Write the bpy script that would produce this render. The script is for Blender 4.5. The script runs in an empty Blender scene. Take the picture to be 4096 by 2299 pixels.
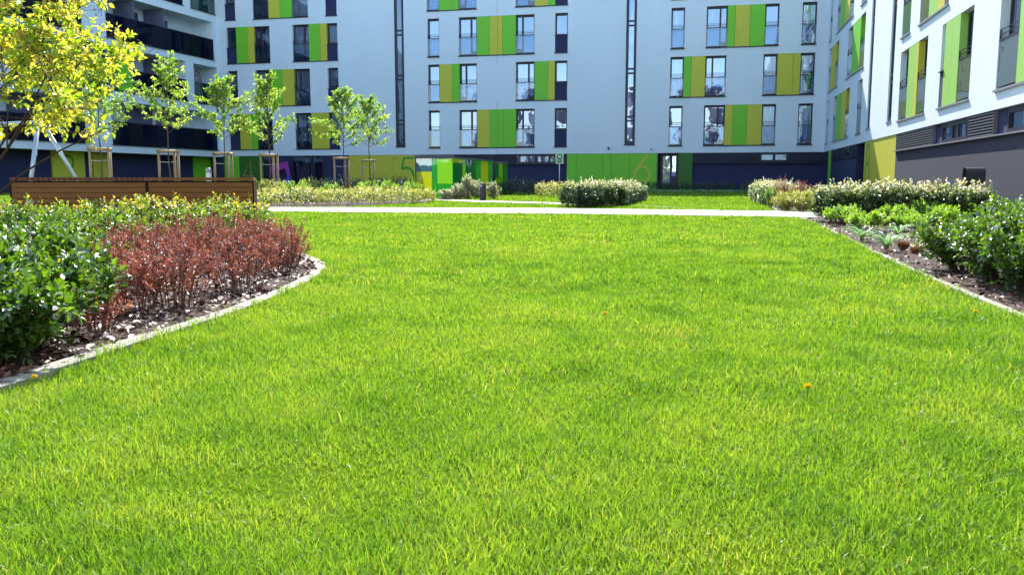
import bpy, math, random
import numpy as np
R = math.radians
rng = np.random.default_rng(7)
random.seed(7)
scene = bpy.context.scene
COL = scene.collection

# ------------------------------------------------------------------ camera, sky, sun, exposure
F, CX, CY, HC = 3400.0, 2048.0, 1149.5, 0.62
PITCH = math.atan((CY - 722.0) / F)
cam_d = bpy.data.cameras.new('camera'); cam = bpy.data.objects.new('camera', cam_d); COL.objects.link(cam)
cam_d.sensor_width = 36; cam_d.lens = 36 * F / 4096; cam_d.clip_start = 0.05; cam_d.clip_end = 600
cam.location = (0, 0, HC); cam.rotation_euler = (math.pi / 2 - PITCH, 0, 0)
scene.camera = cam

A = R(12.95); cA, sA = math.cos(A), math.sin(A)
AL = math.atan(1002 / F)
sun_dir = np.array([-.22 * cA + 1.0 * sA, .22 * sA + 1.0 * cA, .83])       # towards the sun
EL = math.atan2(sun_dir[2], math.hypot(sun_dir[0], sun_dir[1])); AZ = math.atan2(sun_dir[0], sun_dir[1])
w = bpy.data.worlds.new('World'); scene.world = w; w.use_nodes = True
nt = w.node_tree; sk = nt.nodes.new('ShaderNodeTexSky'); sk.sky_type = 'NISHITA'; sk.sun_disc = False
sk.sun_elevation = EL; sk.sun_rotation = AZ; sk.air_density = 1.0; sk.dust_density = 0.6; sk.ozone_density = 1.4
bg = nt.nodes['Background']; bg.inputs[1].default_value = 0.15
nt.links.new(sk.outputs[0], bg.inputs[0])
sd = bpy.data.lights.new('sun', 'SUN'); sun = bpy.data.objects.new('sun', sd); COL.objects.link(sun)
sd.energy = 4.1; sd.angle = R(0.5); sd.color = (1.0, 0.96, 0.90)
from mathutils import Vector
sun.rotation_euler = Vector(sun_dir).to_track_quat('Z', 'Y').to_euler()
scene.view_settings.view_transform = 'Standard'; scene.view_settings.look = 'None'
scene.view_settings.exposure = 1.45; scene.view_settings.gamma = 1.0
cy = scene.cycles
cy.max_bounces = 7; cy.diffuse_bounces = 3; cy.glossy_bounces = 3; cy.transmission_bounces = 4; cy.transparent_max_bounces = 8
cy.caustics_reflective = False; cy.caustics_refractive = False; cy.sample_clamp_indirect = 8

# ------------------------------------------------------------------ helpers
def ray(px, py):
    x = (px - CX) / F; y = (CY - py) / F; c, s = math.cos(PITCH), math.sin(PITCH)
    return x, c + y * s, -s + y * c
def G(px, py):                       # the point of the flat ground seen at a measured place of the photograph
    x, y, z = ray(px, py); t = -HC / z
    return x * t, y * t
def at(px, D):                       # a ground point from its bearing and its distance in metres
    return (px - CX) / F * D, D
def tag(o, label=None, cat=None, group=None, kind=None):
    if label: o['label'] = label
    if cat: o['category'] = cat
    if group: o['group'] = group
    if kind: o['kind'] = kind
    return o
def empty(name, loc=(0, 0, 0), rz=0.0, label=None, cat=None, group=None):
    o = bpy.data.objects.new(name, None); COL.objects.link(o)
    o.location = loc; o.rotation_euler = (0, 0, rz); o.empty_display_size = .2
    return tag(o, label, cat, group)

class MB:
    def __init__(s): s.v = []; s.f = []; s.m = []
    def quad(s, a, b, c, d, m=0):
        n = len(s.v); s.v += [a, b, c, d]; s.f.append((n, n + 1, n + 2, n + 3)); s.m.append(m)
    def poly(s, pts, m=0):
        n = len(s.v); s.v += list(pts); s.f.append(tuple(range(n, n + len(pts)))); s.m.append(m)
    def box(s, x0, x1, y0, y1, z0, z1, m=0):
        n = len(s.v)
        s.v += [(x0, y0, z0), (x1, y0, z0), (x1, y1, z0), (x0, y1, z0), (x0, y0, z1), (x1, y0, z1), (x1, y1, z1), (x0, y1, z1)]
        for f in ((3, 2, 1, 0), (4, 5, 6, 7), (0, 1, 5, 4), (1, 2, 6, 5), (2, 3, 7, 6), (3, 0, 4, 7)):
            s.f.append(tuple(n + i for i in f)); s.m.append(m)
    def prism(s, pts, z0, z1, m=0):
        n = len(pts); k = len(s.v)
        s.v += [(p[0], p[1], z0) for p in pts] + [(p[0], p[1], z1) for p in pts]
        s.f.append(tuple(k + i for i in reversed(range(n)))); s.m.append(m)
        s.f.append(tuple(k + n + i for i in range(n))); s.m.append(m)
        for i in range(n):
            j = (i + 1) % n; s.f.append((k + i, k + j, k + n + j, k + n + i)); s.m.append(m)
    def tube(s, pts, rad, n=8, m=0):
        pts = [Vector(p) for p in pts]
        if not hasattr(rad, '__len__'): rad = [rad] * len(pts)
        k = len(s.v)
        for i, p in enumerate(pts):
            d = (pts[min(i + 1, len(pts) - 1)] - pts[max(i - 1, 0)]).normalized()
            a = Vector((0, 0, 1)) if abs(d.z) < .9 else Vector((1, 0, 0))
            u = d.cross(a).normalized(); v = d.cross(u)
            for j in range(n):
                t = 2 * math.pi * j / n; q = p + u * rad[i] * math.cos(t) + v * rad[i] * math.sin(t); s.v.append(tuple(q))
        for i in range(len(pts) - 1):
            for j in range(n):
                a = k + i * n + j; b = k + i * n + (j + 1) % n; s.f.append((a, b, b + n, a + n)); s.m.append(m)
        s.f.append(tuple(k + j for j in reversed(range(n)))); s.m.append(m)
        e = k + (len(pts) - 1) * n; s.f.append(tuple(e + j for j in range(n))); s.m.append(m)
    def build(s, name, mats, parent=None, smooth=False, bevel=0):
        me = bpy.data.meshes.new(name); me.from_pydata(s.v, [], s.f)
        if not isinstance(mats, (list, tuple)): mats = [mats]
        for m in mats: me.materials.append(m)
        me.polygons.foreach_set('material_index', s.m)
        if smooth: me.polygons.foreach_set('use_smooth', [True] * len(s.f))
        me.update(); o = bpy.data.objects.new(name, me); COL.objects.link(o)
        if parent: o.parent = parent
        if bevel:
            b = o.modifiers.new('bevel', 'BEVEL'); b.width = bevel; b.segments = 2; b.limit_method = 'ANGLE'
        return o

# ------------------------------------------------------------------ materials
def newmat(name):
    m = bpy.data.materials.new(name); m.use_nodes = True; t = m.node_tree
    for n in list(t.nodes): t.nodes.remove(n)
    out = t.nodes.new('ShaderNodeOutputMaterial'); return m, t, out
def N(t, kind, **kw):
    n = t.nodes.new(kind)
    for k, v in kw.items():
        if k.startswith('i_'): n.inputs[int(k[2:])].default_value = v
        else: setattr(n, k, v)
    return n
def paint(name, col, rough=.6, var=.12, scale=3, bump=0, bscale=60, spec=.4, metal=0, col2=None, stretch=None):
    m, t, out = newmat(name); L = t.links.new
    p = t.nodes.new('ShaderNodeBsdfPrincipled'); p.inputs['Roughness'].default_value = rough
    p.inputs['Specular IOR Level'].default_value = spec; p.inputs['Metallic'].default_value = metal
    tc = t.nodes.new('ShaderNodeTexCoord'); mp = t.nodes.new('ShaderNodeMapping'); L(tc.outputs['Object'], mp.inputs[0])
    if stretch: mp.inputs['Scale'].default_value = stretch
    nz = N(t, 'ShaderNodeTexNoise'); nz.inputs['Scale'].default_value = scale; nz.inputs['Detail'].default_value = 6
    L(mp.outputs[0], nz.inputs['Vector'])
    mx = N(t, 'ShaderNodeMix', data_type='RGBA'); L(nz.outputs['Fac'], mx.inputs[0])
    c = np.array(col[:3]); a = c * (1 - var); b = np.minimum(c * (1 + var), 1) if col2 is None else np.array(col2)
    mx.inputs[6].default_value = (*a, 1); mx.inputs[7].default_value = (*b, 1)
    L(mx.outputs[2], p.inputs['Base Color'])
    if bump:
        n2 = N(t, 'ShaderNodeTexNoise'); n2.inputs['Scale'].default_value = bscale; n2.inputs['Detail'].default_value = 4
        L(mp.outputs[0], n2.inputs['Vector']); b_ = t.nodes.new('ShaderNodeBump'); b_.inputs['Strength'].default_value = bump
        b_.inputs['Distance'].default_value = .01; L(n2.outputs['Fac'], b_.inputs['Height']); L(b_.outputs[0], p.inputs['Normal'])
    L(p.outputs[0], out.inputs[0]); return m
def leafmat(name, cols, trans, tmix=.45, rough=.35, gloss=.10):
    """per-leaf tint attribute picks a colour; light also passes through the blade"""
    m, t, out = newmat(name); L = t.links.new
    at_ = N(t, 'ShaderNodeAttribute', attribute_name='tint'); rp = t.nodes.new('ShaderNodeValToRGB')
    e = rp.color_ramp.elements
    while len(e) < len(cols): e.new(.5)
    for i, c in enumerate(cols): e[i].position = i / (len(cols) - 1); e[i].color = (*c, 1)
    L(at_.outputs['Fac'], rp.inputs[0])
    d = t.nodes.new('ShaderNodeBsdfDiffuse'); L(rp.outputs[0], d.inputs[0])
    tr = t.nodes.new('ShaderNodeBsdfTranslucent')
    mu = N(t, 'ShaderNodeMix', data_type='RGBA', blend_type='MULTIPLY'); mu.inputs[0].default_value = 1
    L(rp.outputs[0], mu.inputs[6]); mu.inputs[7].default_value = (*trans, 1); L(mu.outputs[2], tr.inputs[0])
    m1 = t.nodes.new('ShaderNodeMixShader'); m1.inputs[0].default_value = tmix; L(d.outputs[0], m1.inputs[1]); L(tr.outputs[0], m1.inputs[2])
    g = t.nodes.new('ShaderNodeBsdfGlossy'); g.inputs['Roughness'].default_value = rough; g.inputs[0].default_value = (1, 1, 1, 1)
    fr = N(t, 'ShaderNodeLayerWeight'); fr.inputs[0].default_value = .35
    mm = N(t, 'ShaderNodeMath', operation='MULTIPLY_ADD'); mm.inputs[1].default_value = gloss * 3; mm.inputs[2].default_value = gloss * .25
    L(fr.outputs['Fresnel'], mm.inputs[0])
    m2 = t.nodes.new('ShaderNodeMixShader'); L(mm.outputs[0], m2.inputs[0]); L(m1.outputs[0], m2.inputs[1]); L(g.outputs[0], m2.inputs[2])
    L(m2.outputs[0], out.inputs[0]); return m
def panemat(name, dark, curtain, amount, refl=.3, wob=.03):
    m, t, out = newmat(name); L = t.links.new
    tc = t.nodes.new('ShaderNodeTexCoord'); oi = t.nodes.new('ShaderNodeObjectInfo')
    sep = t.nodes.new('ShaderNodeSeparateXYZ'); L(tc.outputs['Generated'], sep.inputs[0])
    geo = t.nodes.new('ShaderNodeNewGeometry')
    # curtain folds: fine vertical bands, present in a random part of each window
    mp = t.nodes.new('ShaderNodeMapping'); mp.inputs['Scale'].default_value = (14, 14, .4); L(tc.outputs['Object'], mp.inputs[0])
    nz = N(t, 'ShaderNodeTexNoise'); nz.inputs['Scale'].default_value = 1; nz.inputs['Detail'].default_value = 3; L(mp.outputs[0], nz.inputs['Vector'])
    mp2 = t.nodes.new('ShaderNodeMapping'); mp2.inputs['Scale'].default_value = (1.3, 1.3, .25); L(tc.outputs['Object'], mp2.inputs[0])
    n2 = N(t, 'ShaderNodeTexNoise'); n2.inputs['Scale'].default_value = 1.5; L(mp2.outputs[0], n2.inputs['Vector'])
    ad = N(t, 'ShaderNodeMath', operation='ADD'); L(n2.outputs['Fac'], ad.inputs[0])
    sc = N(t, 'ShaderNodeMath', operation='MULTIPLY_ADD'); L(oi.outputs['Random'], sc.inputs[0]); sc.inputs[1].default_value = .5; sc.inputs[2].default_value = -.25
    L(sc.outputs[0], ad.inputs[1])
    st = N(t, 'ShaderNodeMapRange'); st.inputs[1].default_value = .52 - amount * .2; st.inputs[2].default_value = .56 - amount * .2; L(ad.outputs[0], st.inputs[0])
    fm = N(t, 'ShaderNodeMapRange'); fm.inputs[1].default_value = .3; fm.inputs[2].default_value = .75; fm.inputs[3].default_value = .35; L(nz.outputs['Fac'], fm.inputs[0])
    mu = N(t, 'ShaderNodeMath', operation='MULTIPLY'); L(st.outputs[0], mu.inputs[0]); L(fm.outputs[0], mu.inputs[1])
    # the room behind is dark at the very bottom
    bt = N(t, 'ShaderNodeMapRange'); bt.inputs[1].default_value = .10; bt.inputs[2].default_value = .14; L(sep.outputs['Z'], bt.inputs[0])
    mu2 = N(t, 'ShaderNodeMath', operation='MULTIPLY'); L(mu.outputs[0], mu2.inputs[0]); L(bt.outputs[0], mu2.inputs[1])
    mx = N(t, 'ShaderNodeMix', data_type='RGBA'); L(mu2.outputs[0], mx.inputs[0])
    mx.inputs[6].default_value = (*dark, 1); mx.inputs[7].default_value = (*curtain, 1)
    d = t.nodes.new('ShaderNodeBsdfDiffuse'); L(mx.outputs[2], d.inputs[0])
    g = t.nodes.new('ShaderNodeBsdfGlossy'); g.inputs['Roughness'].default_value = .01; g.inputs[0].default_value = (.62, .78, .96, 1)
    wn = N(t, 'ShaderNodeTexNoise'); wn.inputs['Scale'].default_value = 1.6; wn.inputs['Detail'].default_value = 1.5; L(tc.outputs['Object'], wn.inputs['Vector'])
    b_ = t.nodes.new('ShaderNodeBump'); b_.inputs['Strength'].default_value = 1; b_.inputs['Distance'].default_value = wob
    L(wn.outputs['Fac'], b_.inputs['Height']); L(b_.outputs[0], g.inputs['Normal'])
    lw = t.nodes.new('ShaderNodeLayerWeight'); lw.inputs[0].default_value = .3
    ml = N(t, 'ShaderNodeMath', operation='MULTIPLY_ADD', use_clamp=True); L(lw.outputs['Fresnel'], ml.inputs[0]); ml.inputs[1].default_value = .8; ml.inputs[2].default_value = refl
    m2 = t.nodes.new('ShaderNodeMixShader'); L(ml.outputs[0], m2.inputs[0]); L(d.outputs[0], m2.inputs[1]); L(g.outputs[0], m2.inputs[2])
    L(m2.outputs[0], out.inputs[0]); return m
def clearglass(name, tint, body, kbody, kgl, kf=.8):
    m, t, out = newmat(name); L = t.links.new
    tr = t.nodes.new('ShaderNodeBsdfTransparent'); tr.inputs[0].default_value = (*tint, 1)
    d = t.nodes.new('ShaderNodeBsdfDiffuse'); d.inputs[0].default_value = (*body, 1)
    tl = t.nodes.new('ShaderNodeBsdfTranslucent'); tl.inputs[0].default_value = (*body, 1)
    m0 = t.nodes.new('ShaderNodeMixShader'); m0.inputs[0].default_value = .5; L(d.outputs[0], m0.inputs[1]); L(tl.outputs[0], m0.inputs[2])
    m1 = t.nodes.new('ShaderNodeMixShader'); m1.inputs[0].default_value = kbody; L(tr.outputs[0], m1.inputs[1]); L(m0.outputs[0], m1.inputs[2])
    g = t.nodes.new('ShaderNodeBsdfGlossy'); g.inputs['Roughness'].default_value = .02
    lw = t.nodes.new('ShaderNodeLayerWeight'); lw.inputs[0].default_value = .3
    ml = N(t, 'ShaderNodeMath', operation='MULTIPLY_ADD', use_clamp=True); L(lw.outputs['Fresnel'], ml.inputs[0]); ml.inputs[1].default_value = kf; ml.inputs[2].default_value = kgl
    tc = t.nodes.new('ShaderNodeTexCoord'); wn = N(t, 'ShaderNodeTexNoise'); wn.inputs['Scale'].default_value = 1.3; L(tc.outputs['Object'], wn.inputs['Vector'])
    b_ = t.nodes.new('ShaderNodeBump'); b_.inputs['Distance'].default_value = .005; L(wn.outputs['Fac'], b_.inputs['Height']); L(b_.outputs[0], g.inputs['Normal'])
    m2 = t.nodes.new('ShaderNodeMixShader'); L(ml.outputs[0], m2.inputs[0]); L(m1.outputs[0], m2.inputs[1]); L(g.outputs[0], m2.inputs[2])
    L(m2.outputs[0], out.inputs[0]); return m

M = {}
M['plaster'] = paint('plaster', (.75, .83, .88), .9, .07, .6, .35, 90, .2, stretch=(1, 1, .28))
M['plinth'] = paint('plinth', (.062, .060, .084), .9, .10, 2.5, .5, 70, .2, stretch=(3, 3, .5))
M['navy'] = paint('navy_render', (.030, .034, .095), .75, .10, 2, .2, 80, .3)
M['navy_metal'] = paint('navy_metal', (.032, .030, .062), .45, .1, 5, 0)
M['green'] = paint('panel_green', (.19, .60, .025), .5, .05, 1.2, .05, 40, .4)
M['lime'] = paint('panel_lime', (.34, .62, .11), .5, .05, 1.2, .05, 40, .4)
M['yellow'] = paint('panel_yellow', (.60, .57, .045), .5, .05, 1.2, .05, 40, .4)
M['numgreen'] = paint('numeral_green', (.035, .33, .012), .5, .05, 1.2)
M['darkgreen'] = paint('panel_dark_green', (.035, .16, .012), .5, .08, 1.2)
M['frame'] = paint('window_frame', (.028, .020, .040), .4, .1, 6)
M['sill'] = paint('sill_dark', (.035, .032, .055), .5, .1, 6)
M['sillgrey'] = paint('sill_grey', (.33, .32, .35), .45, .1, 6, metal=.3)
M['louvre'] = paint('louvre_metal', (.20, .19, .21), .4, .1, 6, metal=.5)
M['louvrenavy'] = paint('louvre_navy', (.040, .042, .085), .45, .1, 6)
M['black'] = paint('dark_gap', (.008, .006, .008), .8)
M['pane'] = panemat('pane', (.012, .020, .045), (.34, .38, .45), .5, .32, .004)
M['pane_dark'] = panemat('pane_dark', (.010, .014, .030), (.16, .18, .25), .2, .16, .004)
M['pane_shop'] = panemat('pane_shop', (.008, .008, .016), (.05, .05, .08), 0, .10, .004)
M['rail_glass'] = clearglass('parapet_glass', (.72, .83, .92), (.30, .40, .50), .04, .05)
M['rail_glass_sunlit'] = clearglass('parapet_glass_sunlit', (.80, .90, .88), (.66, .78, .74), .36, .12)  # sunlit copy of the parapet glass: dirt film plus sun brightness in its colour
M['navy_glass'] = clearglass('navy_glass', (.06, .08, .18), (.014, .020, .060), .65, .015, .12)
M['green_glass'] = clearglass('green_glass', (.45, .75, .60), (.10, .22, .15), .2, .08)
M['divider'] = paint('balcony_divider', (.13, .14, .21), .8)
M['wood'] = paint('bench_wood', (.25, .085, .014), .5, .35, 6, .2, 60, stretch=(.6, 6, 6))
M['wood_end'] = paint('bench_wood_dark', (.05, .015, .006), .7, .3, 8, spec=.1)
M['stake'] = paint('stake_wood', (.40, .27, .14), .75, .25, 9, .3, 60, stretch=(3, 3, .6))
M['strap'] = paint('strap', (.55, .55, .50), .7)
M['steel'] = paint('galvanised', (.50, .54, .58), .35, .08, 12, metal=.6)
M['char'] = paint('charcoal', (.030, .026, .036), .4, .1, 8)
M['greymetal'] = paint('grey_metal', (.10, .09, .115), .4, .1, 8)
M['white'] = paint('white_sheet', (.78, .80, .78), .5)
M['signgreen'] = paint('sign_green', (.018, .19, .055), .4, .05)
M['bark'] = paint('twig_bark', (.085, .050, .028), .85, .35, 30)
M['barkred'] = paint('twig_brown', (.20, .105, .055), .8, .3, 30)
M['bark_tree'] = paint('young_bark', (.13, .088, .060), .85, .3, 20, .4, 60)
M['kerb'] = paint('kerb_concrete', (.33, .30, .265), .9, .25, 12, .4, 120)
M['path'] = paint('path_slabs', (.62, .56, .50), .85, .06, 2, .2, 90)
def paving(m):
    t = m.node_tree; L = t.links.new; p = [n for n in t.nodes if n.type == 'BSDF_PRINCIPLED'][0]; src = p.inputs['Base Color'].links[0].from_socket
    geo = t.nodes.new('ShaderNodeNewGeometry'); mp = t.nodes.new('ShaderNodeMapping'); mp.inputs['Rotation'].default_value = (0, 0, A); L(geo.outputs['Position'], mp.inputs[0])
    b = t.nodes.new('ShaderNodeTexBrick'); b.inputs['Color1'].default_value = (1, 1, 1, 1); b.inputs['Color2'].default_value = (.86, .86, .86, 1); b.inputs['Mortar'].default_value = (.38, .36, .34, 1)
    b.inputs['Scale'].default_value = 1; b.inputs['Brick Width'].default_value = .6; b.inputs['Row Height'].default_value = .35; b.inputs['Mortar Size'].default_value = .008; L(mp.outputs[0], b.inputs['Vector'])
    mx = N(t, 'ShaderNodeMix', data_type='RGBA', blend_type='MULTIPLY'); mx.inputs[0].default_value = 1; L(src, mx.inputs[6]); L(b.outputs['Color'], mx.inputs[7]); L(mx.outputs[2], p.inputs['Base Color'])
paving(M['path'])
M['ground'] = paint('ground_soil', (.10, .085, .045), .95, .3, .6)
M['thatch'] = paint('lawn_thatch', (.035, .085, .004), 1, .4, 45, 0, 120, 0, col2=(.13, .20, .012))
M['mulch'] = paint('mulch_soil', (.045, .022, .014), .95, .5, 30, .8, 90)
M['chip'] = leafmat('bark_chip', [(.035, .012, .008), (.15, .055, .030), (.26, .125, .078), (.44, .27, .19)], (.3, .2, .1), .04, .45, .03)
M['grass'] = leafmat('grass_blade', [(.034, .092, .010), (.096, .208, .022), (.158, .275, .034), (.25, .32, .06), (.40, .38, .14)], (1.7, 1.65, .5), .52, .5, .018)
M['coton'] = leafmat('glossy_leaf', [(.020, .050, .008), (.050, .115, .010), (.110, .210, .014), (.20, .28, .03), (.52, .33, .03)], (2.6, 2.5, 1.0), .34, .45, .062)
M['hedge'] = leafmat('hedge_leaf', [(.030, .070, .018), (.065, .140, .020), (.14, .20, .028), (.46, .44, .20), (.85, .74, .66)], (2.0, 2.0, 1.0), .24, .42, .10)  # palest ramp colours: young tips and sun glint painted on hedge tops
M['pale'] = leafmat('pale_hedge_leaf', [(.045, .085, .012), (.13, .19, .025), (.26, .31, .05), (.45, .42, .12), (.60, .48, .30)], (2.2, 2.2, 1.0), .38, .42, .07)
M['whiteglint'] = leafmat('white_glint_leaf', [(.05, .09, .03), (.18, .23, .09), (.50, .50, .33), (.78, .74, .62)], (1.8, 1.8, 1.3), .34, .42, .07)  # whitish-green leaf; the white tones are glints painted into the colour
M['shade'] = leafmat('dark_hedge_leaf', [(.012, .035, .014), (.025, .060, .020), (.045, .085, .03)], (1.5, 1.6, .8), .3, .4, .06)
M['red'] = leafmat('red_leaf', [(.065, .018, .016), (.16, .045, .038), (.26, .095, .070), (.36, .17, .12), (.50, .30, .20)], (2.1, 1.5, 1.1), .32, .55, .05)
M['lightgreen'] = leafmat('light_leaf', [(.10, .20, .015), (.18, .32, .02), (.28, .42, .04)], (2.0, 2.0, 1.2), .48, .4, .07)
M['treeleaf'] = leafmat('sapling_leaf', [(.06, .13, .018), (.13, .24, .03), (.24, .33, .05), (.48, .52, .16)], (2.4, 2.4, 1.2), .55, .42, .06)
M['yellowleaf'] = leafmat('gold_leaf', [(.17, .30, .02), (.32, .42, .03), (.48, .50, .07), (.60, .45, .12)], (1.8, 1.75, .9), .55, .45, .04)
M['pink'] = leafmat('bud', [(.22, .08, .06), (.36, .16, .12)], (1.4, 1.2, 1), .3, .5, .05)
M['strapleaf'] = leafmat('strap_leaf', [(.09, .20, .09), (.17, .30, .14), (.28, .40, .22)], (1.8, 1.9, 1.2), .42, .4, .08)
M['drytuft'] = leafmat('dry_tuft', [(.16, .08, .03), (.28, .15, .06), (.40, .25, .12)], (1.5, 1.3, 1), .35, .6, .02)
M['petal'] = leafmat('petal', [(.80, .55, .01), (.85, .65, .02)], (1.1, 1.1, 1), .3, .6, .02)

# ------------------------------------------------------------------ numpy foliage
def nrm(a): return a / np.maximum(np.linalg.norm(a, axis=-1, keepdims=True), 1e-9)
def npmesh(name, V, faces, mats, tint=None, mi=None, parent=None, smooth=True):
    """faces: list of (k, array n*k) blocks"""
    me = bpy.data.meshes.new(name); V = np.asarray(V, np.float32)
    me.vertices.add(len(V)); me.vertices.foreach_set('co', V.ravel())
    loops = np.concatenate([f.ravel() for f in faces]).astype(np.int32)
    tot = np.concatenate([np.full(len(f), f.shape[1]) for f in faces]).astype(np.int32)
    st = np.concatenate([[0], np.cumsum(tot)[:-1]]).astype(np.int32)
    me.loops.add(len(loops)); me.loops.foreach_set('vertex_index', loops)
    me.polygons.add(len(tot)); me.polygons.foreach_set('loop_start', st); me.polygons.foreach_set('loop_total', tot)
    if not isinstance(mats, (list, tuple)): mats = [mats]
    for m in mats: me.materials.append(m)
    if mi is not None: me.polygons.foreach_set('material_index', mi.astype(np.int32))
    me.polygons.foreach_set('use_smooth', np.full(len(tot), smooth))
    if tint is not None:
        a = me.attributes.new('tint', 'FLOAT', 'FACE'); a.data.foreach_set('value', tint.astype(np.float32))
    me.update(calc_edges=True); me.validate()
    o = bpy.data.objects.new(name, me); COL.objects.link(o)
    if parent: o.parent = parent
    return o
def leaves(P, D, U, Ln, Wd, tint, name, mat, parent, curl=.25, fold=.18):
    """folded six-point leaf blades; U is the side that faces up"""
    S = nrm(np.cross(D, U)); U = nrm(np.cross(S, D)); Ln = Ln[:, None]; Wd = Wd[:, None]
    p = [P, P + D * Ln * .32 - S * Wd * .5 + U * Wd * fold, P + D * Ln * .68 - S * Wd * .42 + U * Wd * (fold - curl * .3),
         P + D * Ln - U * Ln * curl * .5, P + D * Ln * .68 + S * Wd * .42 + U * Wd * (fold - curl * .3), P + D * Ln * .32 + S * Wd * .5 + U * Wd * fold]
    V = np.stack(p, 1).reshape(-1, 3); n = len(P); b = (np.arange(n) * 6)[:, None]
    f1 = b + np.array([[0, 1, 2, 3]]); f2 = b + np.array([[0, 3, 4, 5]])
    Fc = np.concatenate([f1, f2]); return npmesh(name, V, [Fc], mat, np.concatenate([tint, tint]), parent=parent, smooth=False)
def segs(P0, P1, r0, r1, name, mat, parent, n=4):
    D = nrm(P1 - P0); a = np.where(np.abs(D[:, 2:3]) < .9, [[0, 0, 1.]], [[1., 0, 0]]); u = nrm(np.cross(D, a)); v = np.cross(D, u)
    r0 = np.broadcast_to(r0, len(P0))[:, None]; r1 = np.broadcast_to(r1, len(P0))[:, None]; L = []
    for P, r in ((P0, r0), (P1, r1)):
        for j in range(n):
            t = 2 * math.pi * j / n; L.append(P + (u * math.cos(t) + v * math.sin(t)) * r)
    V = np.stack(L, 1).reshape(-1, 3); b = (np.arange(len(P0)) * 2 * n)[:, None]
    Fc = np.concatenate([b + np.array([[j, (j + 1) % n, n + (j + 1) % n, n + j]]) for j in range(n)])
    return npmesh(name, V, [Fc], mat, parent=parent)
def twig_leaves(O, T, length, per, L, W, spread=.9, jitter=.35, tipup=.0):
    """expand twigs (origin O, direction T) to leaves; returns P, D, U, Ln, Wd, twig index"""
    n = len(O); k = np.arange(per); f = (k + .6) / per
    length = np.broadcast_to(length, n)
    P = O[:, None] + T[:, None] * (length[:, None, None] * f[None, :, None])
    a = nrm(np.cross(T, nrm(rng.normal(size=(n, 3))))); b = np.cross(T, a)
    ph = k * 2.4 + rng.uniform(0, 6.28, n)[:, None] + rng.normal(0, .4, (n, per))
    rad = a[:, None] * np.cos(ph)[..., None] + b[:, None] * np.sin(ph)[..., None]
    sp = spread * (1 - .55 * f)[None, :, None]
    D = nrm(T[:, None] * (1 - .5 * sp) + rad * sp + rng.normal(0, jitter * .4, (n, per, 3)) + np.array([0, 0, tipup]))
    U = nrm(np.array([0, 0, 1.]) + rng.normal(0, jitter, (n, per, 3)))
    s = rng.uniform(.65, 1.15, (n, per)) * (1 - .25 * (f[None] > .85))
    idx = np.repeat(np.arange(n), per)
    return P.reshape(-1, 3), D.reshape(-1, 3), U.reshape(-1, 3), (L * s).ravel(), (W * s).ravel(), idx, np.tile(f, n)

def shrub(name, x, y, rx, ry, h, stems, twigs, per, L, W, mat, bark, label, cat='shrub', group=None, tint=(.35, .2), tips=.25,
          low=.25, z0=0.0, sr=.004, up=.6, tw=(.05, .10), shoots=0, tall=None, bw=.18):
    root = empty(name, (x, y, z0), 0, label, cat, group)
    th = rng.uniform(0, 6.28, stems); rr = np.sqrt(rng.uniform(.02, 1, stems))
    base = np.stack([np.cos(th) * rx * bw * rr, np.sin(th) * ry * bw * rr, np.full(stems, -.02)], 1)
    hz = h * np.clip(1.05 - .38 * rr ** 2 + rng.normal(0, .10, stems), .4, 1.25)
    end = np.stack([np.cos(th) * rx * rr, np.sin(th) * ry * rr, hz], 1)
    mid = (base * .45 + end * .55) * np.array([.75, .75, 1.0]) + rng.normal(0, .02, (stems, 3)) * h
    K = 6; ts = np.linspace(0, 1, K)[None, :, None]
    C = (1 - ts) ** 2 * base[:, None] + 2 * ts * (1 - ts) * mid[:, None] + ts ** 2 * end[:, None]
    P0 = C[:, :-1].reshape(-1, 3); P1 = C[:, 1:].reshape(-1, 3)
    rs = sr * (1 - .75 * np.tile(np.arange(K - 1) / K, stems)); re = sr * (1 - .75 * np.tile(np.arange(1, K) / K, stems))
    t = rng.uniform(low, 1, (stems, twigs)) ** .8; t[:, 0] = 1
    O = ((1 - t) ** 2)[..., None] * base[:, None] + (2 * t * (1 - t))[..., None] * mid[:, None] + (t ** 2)[..., None] * end[:, None]
    tang = nrm(2 * (1 - t)[..., None] * (mid - base)[:, None] + 2 * t[..., None] * (end - mid)[:, None])
    T = nrm(tang * .6 + rng.normal(0, .55, O.shape) + np.array([0, 0, up])); O = O.reshape(-1, 3); T = T.reshape(-1, 3)
    ln = rng.uniform(tw[0], tw[1], len(O))
    if shoots:
        sh = rng.choice(stems, shoots); eO = end[sh] - [0, 0, .03]; eT = nrm(np.array([0, 0, 1.]) + rng.normal(0, .18, (shoots, 3)))
        O = np.concatenate([O, eO]); T = np.concatenate([T, eT]); ln = np.concatenate([ln, rng.uniform(.10, .20, shoots) * (tall or 1)])
    segs(np.concatenate([P0, O]), np.concatenate([P1, O + T * ln[:, None]]), np.concatenate([rs, np.full(len(O), sr * .3)]),
         np.concatenate([re, np.full(len(O), sr * .12)]), 'stems', bark, root)
    P, D, U, Ln, Wd, idx, f = twig_leaves(O, T, ln, per, L, W)
    tn = np.clip(rng.normal(tint[0], tint[1], len(O))[idx] * .6 + rng.normal(tint[0], tint[1], len(P)) * .4 + tips * (f > .8) * rng.random(len(P)), 0, 1)
    leaves(P, D, U, Ln, Wd, tn, 'foliage', mat, root)
    return root

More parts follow.
